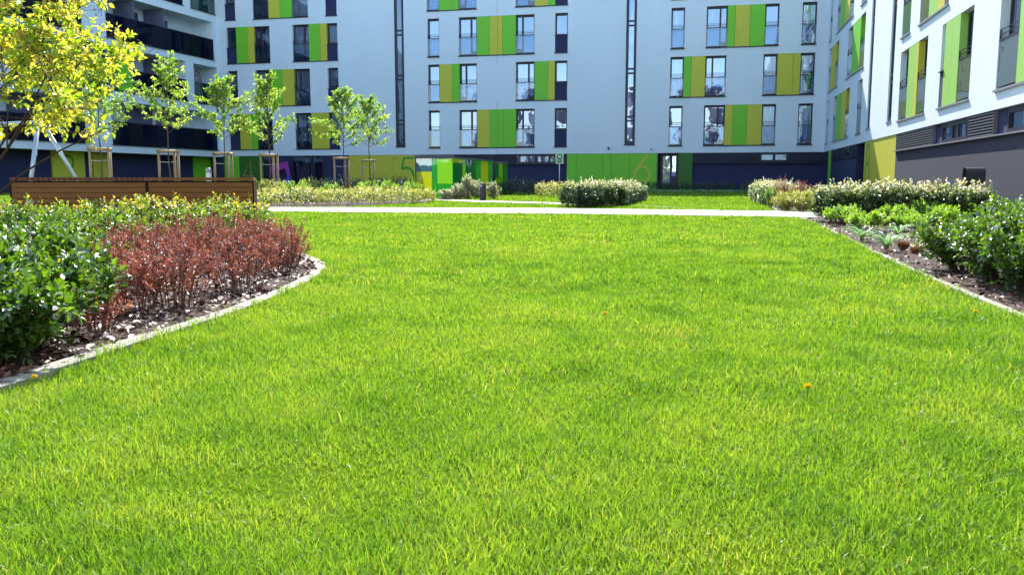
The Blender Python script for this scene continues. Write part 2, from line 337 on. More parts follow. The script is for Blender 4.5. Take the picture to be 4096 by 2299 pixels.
def hedge(name, line, width, h, dens, per, L, W, mat, bark, label, cat='hedge', group=None, tint=(.35, .2), tips=.4, base=.05, lump=.12, shoots=.15, hend=None):
    """a clipped or loose hedge along a ground polyline"""
    line = np.array(line, float); d = np.diff(line, axis=0); sl = np.linalg.norm(d, axis=1); tot = sl.sum(); cum = np.concatenate([[0], np.cumsum(sl)])
    c = line.mean(0); root = empty(name, (c[0], c[1], 0), 0, label, cat, group)
    n = int(dens * tot * width * h * 44)
    def pos(s):
        i = np.clip(np.searchsorted(cum, s, 'right') - 1, 0, len(d) - 1); f = (s - cum[i]) / sl[i]
        return line[i] + d[i] * f[:, None], d[i] / sl[i][:, None]
    s = rng.uniform(0, tot, n); q, tg = pos(s); nn = np.stack([tg[:, 1], -tg[:, 0]], 1)
    # superellipse cross-section, pushed to the surface
    a = rng.uniform(0, np.pi, n); r = rng.uniform(0, 1, n) ** .38
    ca = np.sign(np.cos(a)) * np.abs(np.cos(a)) ** .55; sn = np.abs(np.sin(a)) ** .55
    lumpf = 1 + lump * (np.sin(s * 5.1 + 1.3 * a) + np.sin(s * 11.7 + 2.2) * .6 + np.sin(s * 2.3) * .8) / 1.6
    endf = np.clip(np.minimum(s, tot - s) / (width * .4), 0, 1) ** .5 * .35 + .65
    hh = h if hend is None else h + (hend - h) * s / tot
    lat = ca * r * width * .5 * lumpf * endf; z = base + (hh - base) * sn * r * np.clip(lumpf, .8, 1.2) * (endf * .35 + .65)
    low = rng.random(n) < .38; z = np.where(low, base + rng.random(n) * (hh - base) * .8, z)
    lat = np.where(low, np.sign(ca) * width * .5 * endf * lumpf * rng.uniform(.75, 1, n), lat)
    O = np.stack([q[:, 0] + nn[:, 0] * lat - c[0], q[:, 1] + nn[:, 1] * lat - c[1], z], 1)
    endpush = (np.where(s < width * .4, -1, 0) + np.where(tot - s < width * .4, 1, 0))
    out = np.stack([nn[:, 0] * ca + tg[:, 0] * endpush, nn[:, 1] * ca + tg[:, 1] * endpush, sn + .45], 1)
    T = nrm(nrm(out) + rng.normal(0, .5, (n, 3))); ln = rng.uniform(.6, 1.4, n) * L * 1.7
    sh = (rng.random(n) < shoots) & (z > hh * .72); T[sh] = nrm(T[sh] * .25 + np.array([0, 0, 1.])); ln[sh] *= 1.7
    S0, S1 = O - T * ln[:, None] * .8, O + T * ln[:, None]
    P, D, U, Ln, Wd, idx, f = twig_leaves(O, T, ln, per, L, W)
    topb = np.clip((z / hh - .68) * 1.7, 0, .5)[idx]  # top leaves tinted paler: young growth plus sun glint put into the colour
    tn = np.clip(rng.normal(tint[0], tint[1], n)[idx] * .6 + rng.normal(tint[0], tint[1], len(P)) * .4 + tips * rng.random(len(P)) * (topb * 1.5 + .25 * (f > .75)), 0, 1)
    leaves(P, D, U, Ln, Wd, tn, 'foliage', mat, root)
    # stems down to the soil
    ns = max(6, int(tot * 9)); s2 = rng.uniform(0.1, tot - .1, ns); q2, tg2 = pos(s2); off = rng.uniform(-.28, .28, ns) * width
    B = np.stack([q2[:, 0] + tg2[:, 1] * off - c[0], q2[:, 1] - tg2[:, 0] * off - c[1], np.full(ns, -.02)], 1); E_ = B + np.stack([rng.normal(0, .07, ns), rng.normal(0, .07, ns), np.full(ns, h * .75)], 1)
    segs(np.concatenate([S0, B]), np.concatenate([S1, E_]), np.concatenate([np.full(n, .0022), np.full(ns, .006)]), np.concatenate([np.full(n, .001), np.full(ns, .003)]), 'stems', bark, root, n=3)
    return root

# ------------------------------------------------------------------ facades
C0 = np.array([17.292, 47.756]); dR = np.array([-sA, -cA]); dB = np.array([cA, -sA])
XL = np.array([-18.952, 56.09]); dL = np.array([-math.sin(AL), -math.cos(AL)])
FL = [2.60, 5.33, 8.03, 10.73]; WH = 2.25
def wall_mesh(parent, x0, x1, z0, z1, holes, mat, name='wall', body=12.0, roof=True, bodyy=.36):
    b = MB(); xs = sorted({x0, x1, *[h[0] for h in holes], *[h[1] for h in holes]}); zs = sorted({z0, z1, *[h[2] for h in holes], *[h[3] for h in holes]})
    for j in range(len(zs) - 1):
        run = None
        for i in range(len(xs) - 1):
            cx, cz = (xs[i] + xs[i + 1]) / 2, (zs[j] + zs[j + 1]) / 2
            inh = any(h[0] < cx < h[1] and h[2] < cz < h[3] for h in holes)
            if not inh and run is None: run = xs[i]
            if run is not None and (inh or i == len(xs) - 2):
                e = xs[i] if inh else xs[i + 1]; b.quad((run, 0, zs[j]), (e, 0, zs[j]), (e, 0, zs[j + 1]), (run, 0, zs[j + 1])); run = None
    for h in holes:
        a0, a1, c0, c1, dp = h
        b.quad((a0, 0, c0), (a0, dp, c0), (a0, dp, c1), (a0, 0, c1)); b.quad((a1, 0, c0), (a1, 0, c1), (a1, dp, c1), (a1, dp, c0))
        b.quad((a0, 0, c1), (a0, dp, c1), (a1, dp, c1), (a1, 0, c1)); b.quad((a0, 0, c0), (a1, 0, c0), (a1, dp, c0), (a0, dp, c0))
        b.quad((a0, dp, c0), (a1, dp, c0), (a1, dp, c1), (a0, dp, c1))
    # soffit, ends, roof, back
    b.quad((x0, 0, z0), (x0, body, z0), (x1, body, z0), (x1, 0, z0)); b.quad((x0, 0, z1), (x1, 0, z1), (x1, body, z1), (x0, body, z1))
    b.quad((x0, 0, z0), (x0, 0, z1), (x0, body, z1), (x0, body, z0)); b.quad((x1, 0, z0), (x1, body, z0), (x1, body, z1), (x1, 0, z1))
    b.quad((x1, body, z0), (x0, body, z0), (x0, body, z1), (x1, body, z1))
    return b.build(name, mat, parent)
def panel(parent, x0, x1, z0, z1, mat, y0=.004, y1=.30, label=None):
    b = MB(); b.box(x0 + .006, x1 - .006, y0, y1, z0, z1); o = b.build('wall_panel', mat, parent)
    if label: o['label'] = label
    return o
def sill(parent, x0, x1, z, mat, p=.05):
    b = MB(); b.box(x0 - .035, x1 + .035, -p, .20, z - .045, z + .006); return b.build('sill', mat, parent)
RG = ['rail_glass']
def window(parent, x0, x1, z0, z1, kind='f', pane='pane', split=None, deep=.24, bottom=.0, flip=False):
    fr = MB(); k = .075; y0, y1 = deep - .05, deep + .02; zb = z0
    if kind == 'p': zb = z0 + .98
    fr.box(x0, x0 + k, y0, y1, zb, z1); fr.box(x1 - k, x1, y0, y1, zb, z1)
    fr.box(x0 + k, x1 - k, y0, y1, z1 - k * 1.5, z1); fr.box(x0 + k, x1 - k, y0, y1, zb, zb + k * 1.4)
    wd = x1 - x0
    if wd > .95:
        xm = x0 + wd * (.34 if flip else .66); fr.box(xm - .05, xm + .05, y0 - .003, y1, zb + k * 1.4, z1 - k * 1.5)
        if kind == 'f': fr.box(x0 + k, xm - .05, y0 + .004, y1, zb + k * 1.4, zb + .30) if flip else fr.box(xm + .05, x1 - k, y0 + .004, y1, zb + k * 1.4, zb + .30)
    f = fr.build('window', M['frame'], parent)
    p = MB(); p.quad((x0 + k * .5, deep, zb + .02), (x1 - k * .5, deep, zb + .02), (x1 - k * .5, deep, z1 - .02), (x0 + k * .5, deep, z1 - .02))
    p.build('pane', M[pane], f)
    if kind == 'f':
        g = MB(); g.box(x0 + .015, x1 - .015, .020, .032, z0 + .05, z0 + 1.04); g.build('glass_parapet', M[RG[0]], f)
        r = MB(); r.box(x0, x1, .008, .045, z0 + 1.045, z0 + 1.085)
        for dz in (1.18, 1.28): r.box(x0 + .004, x1 - .004, .020, .036, z0 + dz, z0 + dz + .016)
        r.box(x0 + .01, x0 + .035, .012, .04, z0 + 1.086, z0 + 1.30); r.box(x1 - .035, x1 - .01, .012, .04, z0 + 1.086, z0 + 1.30)
        r.build('railing', M['frame'], f)
    if kind == 'p':
        s = MB(); s.box(x0 - .03, x1 + .03, -.04, .18, z0 + .955, z0 + .985); s.build('window_sill', M['sill'], f)
        q = MB(); q.box(x0 + .004, x1 - .004, .010, .19, z0, z0 + .95); q.build('apron_panel', M['navy'], f)
    return f
def bay(parent, items, fl, holes, sm, pane='pane', ytop=WH, back=False):
    """items: list of (kind, x0, x1): f french window, p window above a navy panel, s plain, G green, Y yellow, L lime"""
    z0 = FL[fl]; z1 = min(z0 + ytop, 13.6); x0 = items[0][1]; x1 = items[-1][2]
    holes.append((x0, x1, z0, z1, .34)); sill(parent, x0, x1 if items[-1][0] != 'p' or len(items) == 1 else x1, z0, sm)
    for i, it in enumerate(items):
        k = it[0]
        if k in 'fps': window(parent, it[1], it[2], z0 + .012, z1 - .004, k, pane if len(it) < 4 else it[3], flip=(i > 0))
        else: panel(parent, it[1], it[2], z0 + .012, z1 - .004, M[{'G': 'green', 'Y': 'yellow', 'L': 'lime'}[k]])
def louvre(parent, x0, x1, z0, z1, mat, y=.02, step=.065):
    b = MB(); z = z0 + .02
    while z < z1 - .03:
        b.box(x0 + .012, x1 - .012, y, y + .05, z, z + step * .48); z += step
    b.box(x0, x0 + .012, y - .01, y + .08, z0, z1); b.box(x1 - .012, x1, y - .01, y + .08, z0, z1)
    b.box(x0 + .012, x1 - .012, y + .09, y + .10, z0, z1, 1)
    return b.build('louvre', [mat, M['black']], parent)
def stroke(parent, pts, wd, y, mat, name='house_number', ox=0, oz=0, sx=1, sz=1):
    """a painted numeral drawn as a band following a path in the wall plane"""
    b = MB(); lay = 0
    for path in pts:
        P = [Vector((ox + p[0] * sx, oz + p[1] * sz)) for p in path]; L_, R_ = [], []
        for i, p in enumerate(P):
            d = (P[min(i + 1, len(P) - 1)] - P[max(i - 1, 0)]).normalized(); n_ = Vector((-d.y, d.x)) * wd / 2; L_.append(p + n_); R_.append(p - n_)
        yy = y - .0015 * lay; lay += 1
        for i in range(len(P) - 1): b.quad((R_[i].x, yy, R_[i].y), (R_[i + 1].x, yy, R_[i + 1].y), (L_[i + 1].x, yy, L_[i + 1].y), (L_[i].x, yy, L_[i].y))
    return b.build(name, mat, parent)
def arc(cx, cz, rx, rz, a0, a1, n=28): return [(cx + rx * math.cos(R(a0 + (a1 - a0) * i / n)), cz + rz * math.sin(R(a0 + (a1 - a0) * i / n))) for i in range(n + 1)]
NUM = {'5': [[(.95, 1), (.30, 1), (.17, .56)], arc(.46, .29, .46, .31, 130, -130)],
       '6': [[(.80, 1.0), (.12, .44)] , arc(.5, .29, .43, .29, 0, 360)],
       '3': [arc(.45, .76, .42, .24, 150, -90), arc(.45, .27, .48, .27, 90, -150)],
       '8': [arc(.5, .76, .38, .24, 0, 360), arc(.5, .26, .46, .26, 0, 360)],
       '4': [[(.75, 0), (.75, 1), (.0, .3), (1, .3)]]}
def text(parent, s, x, z, size, y, mat, name='lettering', align='LEFT'):
    cu = bpy.data.curves.new('t', 'FONT'); cu.body = s; cu.size = size; cu.align_x = align; cu.resolution_u = 3
    o = bpy.data.objects.new('t', cu); COL.objects.link(o); bpy.context.view_layer.update()
    me = bpy.data.meshes.new_from_object(o.evaluated_get(bpy.context.evaluated_depsgraph_get())); bpy.data.objects.remove(o)
    me.materials.clear(); me.materials.append(mat); r = bpy.data.objects.new(name, me); COL.objects.link(r)
    r.rotation_euler = (math.pi / 2, 0, 0); r.location = (x, y, z); r.parent = parent; return r

# ---- back building (in shade), s measured from its right-hand corner
bb = empty('apartment_building', (C0[0], C0[1], 0), -A, 'long white apartment block across the end of the courtyard with entrances 5 and 6', 'building', 'apartment blocks around the courtyard')
H = []
pd = 'pane_dark'; S_ = M['sill']
# left column of bays
bay(bb, [('p', -36.49, -35.81, pd), ('G', -35.81, -35.00), ('Y', -35.00, -34.54), ('f', -34.54, -33.46, pd)], 2, H, S_)
bay(bb, [('f', -31.88, -30.78, pd), ('G', -30.78, -30.01), ('Y', -30.01, -29.56), ('p', -29.56, -28.85, pd)], 2, H, S_)
bay(bb, [('p', -36.49, -35.81, pd)], 1, H, S_)
bay(bb, [('f', -34.54, -33.49, pd), ('G', -33.49, -32.68), ('Y', -32.68, -31.86), ('f', -31.86, -30.77, pd)], 1, H, S_)
bay(bb, [('p', -29.57, -28.85, pd)], 1, H, S_)
bay(bb, [('p', -36.49, -35.78, pd), ('Y', -35.78, -34.99), ('G', -34.99, -34.54), ('f', -34.54, -33.46, pd)], 0, H, S_)
bay(bb, [('f', -31.87, -30.76, pd), ('Y', -30.76, -29.98), ('Y', -29.98, -29.56), ('p', -29.56, -28.85, pd)], 0, H, S_)
bay(bb, [('p', -36.52, -35.80, pd)], 3, H, S_)
bay(bb, [('f', -34.55, -33.48, pd), ('Y', -33.48, -32.70), ('G', -32.70, -31.87), ('f', -31.87, -30.79, pd)], 3, H, S_)
bay(bb, [('p', -29.60, -28.86, pd)], 3, H, S_)
# middle column
bay(bb, [('f', -23.01, -22.26), ('G', -22.26, -21.49), ('G', -21.49, -21.03), ('f', -21.03, -19.91)], 3, H, S_)
bay(bb, [('f', -17.53, -16.39), ('Y', -16.39, -15.59), ('G', -15.59, -15.16), ('p', -15.16, -14.42)], 3, H, S_)
bay(bb, [('f', -22.99, -22.26)], 2, H, S_)
bay(bb, [('f', -21.02, -19.91), ('G', -19.91, -19.11), ('Y', -19.11, -18.62), ('Y', -18.62, -18.32), ('G', -18.32, -17.51), ('f', -17.51, -16.39)], 2, H, S_)
bay(bb, [('p', -15.16, -14.41)], 2, H, S_)
bay(bb, [('f', -22.98, -22.26), ('Y', -22.26, -21.46), ('G', -21.46, -20.99), ('f', -20.99, -19.91)], 1, H, S_)
bay(bb, [('f', -17.51, -16.38), ('G', -16.38, -15.56), ('Y', -15.56, -15.16), ('p', -15.16, -14.42)], 1, H, S_)
bay(bb, [('f', -22.98, -22.26)], 0, H, S_)
bay(bb, [('f', -21.02, -19.91), ('Y', -19.91, -19.11), ('G', -19.11, -18.60), ('G', -18.60, -18.29), ('G', -18.29, -17.50), ('f', -17.50, -16.37)], 0, H, S_)
bay(bb, [('p', -15.16, -14.42)], 0, H, S_)
# right column
bay(bb, [('f', -8.48, -7.73)], 3, H, S_)
bay(bb, [('f', -8.48, -7.73)], 2, H, S_)
bay(bb, [('f', -6.53, -5.39), ('G', -5.39, -4.97), ('Y', -4.97, -4.17), ('G', -4.17, -3.37), ('f', -3.37, -2.62)], 2, H, S_)
bay(bb, [('f', -1.41, -.65)], 2, H, S_)
bay(bb, [('f', -8.48, -7.73), ('G', -7.73, -7.31), ('Y', -7.31, -6.53), ('f', -6.53, -5.39)], 1, H, S_)
bay(bb, [('f', -3.38, -2.63), ('Y', -2.63, -1.80), ('Y', -1.80, -1.40), ('f', -1.40, -.65)], 1, H, S_)
bay(bb, [('f', -8.49, -7.73)], 0, H, S_)
bay(bb, [('f', -6.54, -5.38), ('Y', -5.38, -4.95), ('G', -4.95, -4.17), ('Y', -4.17, -3.36), ('f', -3.36, -2.61)], 0, H, S_)
bay(bb, [('f', -1.42, -.65)], 0, H, S_)
def stair_strip(parent, x0, x1, holes, sm, pane='pane'):
    z0, z1 = 2.68, 13.4; holes.append((x0, x1, z0, z1, .24)); sill(parent, x0, x1, z0, sm, .03)
    f = MB(); k = (x1 - x0) * .25; f.box(x0, x0 + k, .05, .12, z0, z1); f.box(x1 - k, x1, .05, .12, z0, z1)
    js = [(z0, z0 + .16), (4.00, 4.10), (4.24, 4.34), (6.70, 6.80), (6.95, 7.05), (9.37, 9.47), (9.62, 9.72), (12.1, 12.2), (12.35, 12.45), (z1 - .1, z1)]
    for a, c in js: f.box(x0 + k, x1 - k, .053, .12, a, c)
    o = f.build('stair_window', M['frame'], parent)
    p = MB(); p.quad((x0 + k, .09, z0), (x1 - k, .09, z0), (x1 - k, .09, z1), (x0 + k, .09, z1)); p.build('pane', M[pane], o)
stair_strip(bb, -25.12, -24.51, H, S_, pd); stair_strip(bb, -11.02, -10.42, H, S_)
wall_mesh(bb, -37.6, .0, 2.19, 14.3, H, M['plaster'])
g = MB(); g.box(-18.652, -18.640, -.004, .01, 2.19, 2.58); g.box(-18.652, -18.640, -.004, .01, 4.86, 5.27); g.box(-18.652, -18.640, -.004, .01, 7.59, 7.97); g.box(-18.652, -18.640, -.004, .01, 10.30, 13.9); g.build('expansion_joint', M['plinth'], bb)
# ground floor of the back building, set back .12
gz = 2.186
b = MB(); b.box(-44, -9.12, .16, 11.9, -.3, gz); b.box(-9.12, -7.88, 1.6, 11.9, -.3, gz); b.box(-7.88, .6, .16, 11.9, -.3, gz); b.build('ground_floor_wall', M['navy'], bb)
def gpanel(x0, x1, mat, y0=.03, y1=.15, z0=-.05, z1=gz, par=None):
    return panel(par or bb, x0, x1, z0, z1, M[mat], y0, y1)
gpanel(-37.0, -35.95, 'green'); gpanel(-35.95, -34.24, 'darkgreen')
seams = [-28.30, -27.2, -26.45, -25.42, -24.75, -23.78]
for a, c in zip([-28.30, -27.60, -26.10, -25.35, -24.62], [-27.60, -26.10, -25.35, -24.62, -23.60]): gpanel(a, c, 'yellow')
for a, c in zip([-14.41, -13.85, -12.29], [-13.85, -12.29, -11.76]): gpanel(a, c, 'green')
for a, c in zip([-13.34 + 1.58, -11.23 + .53], [-10.70, -9.12]): gpanel(a, c, 'green')
stroke(bb, NUM['5'], .13, .024, M['numgreen'], 'house_number_five', -24.93, .50, .98, 1.50)
stroke(bb, NUM['4'], .10, .024, M['stake'], 'house_number_four', -35.70, .50, .75, 1.35)
stroke(bb, NUM['6'], .13, .024, M['yellow'], 'house_number_six', -10.47, .50, 1.0, 1.60)
text(bb, '68-79', -25.36, 1.93, .16, .026, M['darkgreen']); text(bb, '80-91', -11.15, 1.95, .16, .026, M['yellow'])
# entrance 6
en = MB(); en.box(-9.115, -9.06, .0, .74, 0, gz - .004); en.build('entrance_side_wall', M['greymetal'], bb)
gpanel(-7.90, -7.10, 'darkgreen', .03, .15)
e2 = MB(); e2.box(-11.75, -11.70, .2, 1.6, 0, gz)
H2 = []
dr = MB(); y0, y1 = .50, .56
dr.box(-8.95, -8.80, y0, y1, 0, gz - .01); dr.box(-8.80, -7.90, y0, y1, 2.02, gz - .01); dr.box(-8.06, -7.90, y0, y1, 0, 2.02)
dr.box(-8.40, -8.26, y0 - .01, y1, 0, 2.02); dr.box(-8.26, -8.06, y0, y1 - .01, 0, .85)
do = dr.build('entrance_door', M['frame'], bb)
pdm = panemat('pane_door', (.02, .03, .05), (.5, .6, .5), .3, .75, .006)
for q in (((-8.80, .54, .05), (-8.40, .54, .05), (-8.40, .54, 2.02), (-8.80, .54, 2.02)), ((-8.26, .545, .85), (-8.06, .545, .85), (-8.06, .545, 2.02), (-8.26, .545, 2.02))): p = MB(); p.quad(*q); p.build('pane', pdm, do)
h_ = MB(); h_.tube([(-8.31, .47, .85), (-8.31, .47, 1.25)], .012); h_.build('handle', M['steel'], do)
text(do, '6', -8.21, 1.62, .2, .535, M['black'])
b = MB(); b.box(-9.115, -7.885, .75, 1.59, 0, gz - .002); b.build('entrance_back_wall', M['navy'], bb)
# louvres, windows over the plinth ledge
louvre(bb, -18.98, -17.54, 1.62, gz - .02, M['louvrenavy']); louvre(bb, -20.9, -18.98, 1.62, gz - .02, M['louvrenavy']); louvre(bb, -15.05, -14.43, 1.62, gz - .02, M['louvrenavy'])
for a, c in ((-7.09, -5.2), (-5.2, -3.36)): louvre(bb, a, c, 1.64, gz - .02, M['louvrenavy'])
louvre(bb, -1.88, -.05, 1.64, gz - .02, M['louvrenavy'])
for a, c in ((-17.54, -16.3), (-16.3, -15.05)):
    window(bb, a, c, 1.62, gz - .02, 's', pd, deep=.12)
for a, c in ((-3.36, -2.62), (-2.62, -1.88)): window(bb, a, c, 1.66, gz - .02, 's', 'pane', deep=.12)
lg = MB(); lg.box(-21, -14.42, -.02, .15, 1.58, 1.61); lg.box(-7.1, -.03, -.02, .15, 1.58, 1.61); lg.build('ledge', M['louvrenavy'], bb)
# shop front at the left
for x in (-33.4, -32.22, -30.85, -30.05, -28.32): sf = MB(); sf.box(x - .05, x + .05, .02, .12, 0, gz - .01); sf.build('shop_mullion', M['frame'], bb)
for a, c in ((-34.2, -33.45), (-32.17, -30.9), (-30.8, -30.1)):
    p = MB(); p.quad((a, .10, .1), (c, .10, .1), (c, .10, gz - .01), (a, .10, gz - .01)); p.build('shop_pane', M['pane_shop'], bb)
    p = MB(); p.box(a + .004, c - .004, .03, .12, 0, .11); p.build('shop_sill', M['frame'], bb)
for a, c in ((-30.0, -28.37), (-33.35, -32.27)): p = MB(); p.box(a, c, .05, .14, 0, gz - .01); p.build('shop_panel', M['navy'], bb)
# small lamps on the fascia
for s in (-11.93, ):
    l = MB(); l.tube([(s, -.10, 2.42), (s, -.10, 2.56)], .045, 10); l.box(s - .02, s + .02, -.06, 0, 2.46, 2.50); l.build('wall_lamp', M['plinth'], bb)
for s in (-9.45, ):
    l = MB(); l.tube([(s + -.0, -.08, 2.36), (s, -.08, 2.46)], .03, 10); l.build('wall_lamp', M['plinth'], bb)

# ---- right building, x = distance from the corner towards the camera
rb = empty('apartment_building', (C0[0], C0[1], 0), math.atan2(-cA, -sA), 'sunlit white apartment block on the right with entrance 8 and a grey plinth', 'building', 'apartment blocks around the courtyard')
H = []; SG = M['sillgrey']; RG[0] = 'rail_glass_sunlit'
bay(rb, [('f', .75, 1.48)], 0, H, SG)
bay(rb, [('f', 3.17, 4.24), ('G', 4.24, 5.9), ('Y', 5.9, 7.27), ('f', 7.27, 8.35)], 0, H, SG)
bay(rb, [('f', 10.55, 11.70)], 0, H, SG)
bay(rb, [('f', 19.05, 20.21), ('L', 20.21, 21.17), ('Y', 21.17, 21.56), ('f', 21.56, 22.70)], 0, H, SG)
bay(rb, [('p', 24.28, 24.62), ('L', 24.62, 25.32), ('L', 25.32, 26.02), ('f', 26.02, 27.18)], 0, H, SG)
bay(rb, [('f', 29.20, 30.46), ('L', 30.46, 31.3), ('Y', 31.3, 32.1), ('f', 32.1, 33.2)], 0, H, SG)
bay(rb, [('f', .75, 1.48), ('Y', 1.48, 2.35), ('Y', 2.35, 3.18), ('f', 3.18, 4.22)], 1, H, SG)
bay(rb, [('f', 7.10, 8.44), ('G', 8.44, 9.5), ('G', 9.5, 10.54), ('f', 10.54, 11.72)], 1, H, SG)
bay(rb, [('f', 18.98, 20.19)], 1, H, SG)
bay(rb, [('f', 21.45, 22.55), ('L', 22.55, 23.45), ('Y', 23.45, 24.3), ('p', 24.3, 24.75)], 1, H, SG)
bay(rb, [('f', 29.2, 30.46), ('G', 30.46, 32.0), ('f', 32.0, 33.2)], 1, H, SG)
bay(rb, [('f', .55, 1.30)], 2, H, SG)
bay(rb, [('f', 3.15, 4.25), ('G', 4.25, 5.7), ('Y', 5.7, 7.16), ('f', 7.16, 8.40)], 2, H, SG)
bay(rb, [('f', 10.41, 11.75)], 2, H, SG)
bay(rb, [('f', 18.98, 20.19), ('Y', 20.19, 21.5), ('f', 21.5, 22.6)], 2, H, SG)
bay(rb, [('f', .75, 1.48), ('Y', 1.48, 3.18), ('f', 3.18, 4.22)], 3, H, SG)
bay(rb, [('f', 7.10, 8.44), ('G', 8.44, 10.54), ('f', 10.54, 11.72)], 3, H, SG)
stair_strip(rb, 13.10, 13.82, H, SG); stair_strip(rb, 17.20, 17.95, H, SG)
wall_mesh(rb, 0, 70, 2.18, 14.3, H, M['plaster'])
b = MB(); b.box(.05, 10.9, .16, 11.9, -.3, gz - .01); b.box(10.9, 12.9, 1.8, 11.9, -.3, gz - .01); b.box(12.9, 69.9, .16, 11.9, -.3, gz - .01); b.build('ground_floor_wall', M['navy'], rb)
b = MB(); b.box(3.05, 10.72, .02, .15, -.3, 1.585); b.build('plinth', M['navy'], rb)
b = MB(); b.box(18.93, 69.9, .02, .15, -.3, 1.585); b.build('plinth', M['plinth'], rb)
gpanel(.35, 1.85, 'green', .60, .70, par=rb); gpanel(1.85, 3.0, 'green', .03, .14, par=rb)
b = MB(); b.box(10.74, 10.90, .02, 1.75, -.1, gz - .01); b.build('entrance_side_wall', M['navy'], rb)
b = MB(); b.box(10.9, 12.85, 1.70, 1.79, -.1, gz - .012); b.build('entrance_back_wall', M['yellow'], rb)
b = MB(); b.box(12.80, 12.90, .14, 1.72, -.1, gz - .012); b.build('entrance_side_wall', M['yellow'], rb)
for a, c in zip([12.82, 15.2, 15.9, 17.5, 18.2], [15.2, 15.9, 17.5, 18.2, 18.90]): gpanel(a, c, 'yellow', par=rb)
b = MB(); b.box(10.78, 12.80, .03, 1.6, gz - .06, gz - .015); b.build('entrance_canopy', M['plinth'], rb)
stroke(rb, NUM['8'], .10, .024, M['numgreen'], 'house_number_eight', 13.15, .50, 1.0, 1.52)
for a, c in ((3.05, 5.3), (5.3, 7.05), (9.2, 10.7)): louvre(rb, a, c, 1.62, gz - .02, M['louvrenavy'])
window(rb, 7.08, 9.18, 1.62, gz - .02, 's', pd, deep=.12)
for a, c in ((18.93, 23.85), (27.2, 29.2), (33.0, 36)): louvre(rb, a, c, 1.62, gz - .02, M['louvre'], step=.068)
for a, c in ((23.87, 27.18), (29.22, 32.98)):
    b = MB(); b.box(a, a + .62, .10, .15, 1.62, gz - .02); b.build('wall_panel', M['navy'], rb)
    window(rb, a + .64, (a + c) / 2 + .5, 1.62, gz - .02, 's', pd, deep=.14); window(rb, (a + c) / 2 + .5, c, 1.62, gz - .02, 's', pd, deep=.14)
b = MB(); b.box(18.90, 69.9, -.07, .15, 1.586, 1.615); b.build('ledge', M['sillgrey'], rb)

RG[0] = 'rail_glass'
# ---- left building, x = 0 at the far corner, negative towards the camera
lb = empty('apartment_building', (XL[0], XL[1], 0), math.atan2(math.cos(AL), math.sin(AL)), 'shaded white apartment block on the left with long dark glass balconies', 'building', 'apartment blocks around the courtyard')
H = []
balc = [(-9.66, -.42, 2.62, 4.92, 'navy_glass'), (-20.5, -11.62, 2.62, 4.88, 'navy_glass'), (-9.68, -.42, 8.30, 10.58, 'navy_glass'), (-20.5, -11.45, 8.30, 10.58, 'navy_glass'),
        (-9.4, -3.28, 11.15, 13.5, 'navy_glass'), (-2.48, -.1, 11.15, 13.5, 'green_glass'), (-2.46, -.1, 5.47, 7.78, 'green_glass'), (-7.84, -3.25, 5.50, 7.80, 'navy_glass'), (-40, -22, 2.62, 4.9, 'navy_glass'), (-40, -22, 8.3, 10.58, 'navy_glass')]
for a, c, z0, z1, gm in balc:
    H.append((a, c, z0, z1, 1.5))
    e = empty('balcony', (0, 0, 0)); e.parent = lb
    g = MB(); n = max(1, round((c - a) / 1.1))
    for i in range(n): g.box(a + (c - a) * i / n + .012, a + (c - a) * (i + 1) / n - .012, -.045, -.030, z0 - .06, z0 + 1.16)
    g.build('glass_parapet', M[gm], e)
    r = MB(); r.box(a - .02, c + .02, -.055, -.02, z0 + 1.165, z0 + 1.20); r.box(a - .06, c + .10, -.07, 0, z0 - .10, z0 - .062)
    for i in range(n + 1): x = a + (c - a) * i / n; r.box(x - .015, x + .015, -.028, -.005, z0 - .06, z0 + 1.165)
    r.build('railing', M['frame'], e)
    d = MB(); k = 0
    for i in range(max(1, round((c - a) / 2.6))):
        x = a + .7 + i * 2.6
        if x + 1.0 < c: d = MB(); d.box(x, x + .95, 1.44, 1.49, z0 + .01, z0 + 2.0); d.build('balcony_door', M['pane_dark'], e)
for x, z0 in ((-7.45, 8.3), (-4.95, 8.3), (-6.9, 2.62), (-4.3, 2.62), (-15, 8.3), (-15, 2.62), (-5.2, 5.5)):
    b = MB(); b.box(x, x + .06 if z0 != 2.62 else x + 2.2, .08 if z0 != 2.62 else 1.40, 1.45 if z0 != 2.62 else 1.43, z0 + .01, z0 + 2.27); b.build('balcony_divider', M['divider'], lb)
H.append((-16.0, -7.86, 5.50, 7.80, .34))
sill(lb, -16, -3.2, 5.50, S_)
window(lb, -16, -12.4, 5.52, 7.79, 'f', pd); panel(lb, -12.4, -11.2, 5.52, 7.79, M['yellow']); window(lb, -11.2, -9.0, 5.52, 7.79, 'f', pd); panel(lb, -9.0, -7.87, 5.52, 7.79, M['green'])
wall_mesh(lb, -48, .25, 2.13, 14.6, H, M['plaster'], body=11)
b = MB(); b.box(-47.9, .2, 1.0, 10.9, -.3, 2.12); b.build('ground_floor_wall', M['navy'], lb)
for a, c, m in ((-13.0, -11.2, 'yellow'), (-11.2, -10.8, 'yellow'), (-10.2, -9.15, 'yellow'), (-1.66, -.75, 'green'), (-.75, .2, 'green')): panel(lb, a, c, -.05, 2.12, M[m], .90, .99)
stroke(lb, NUM['3'], .13, .894, M['numgreen'], 'house_number_three', -12.35, .45, .85, 1.45)
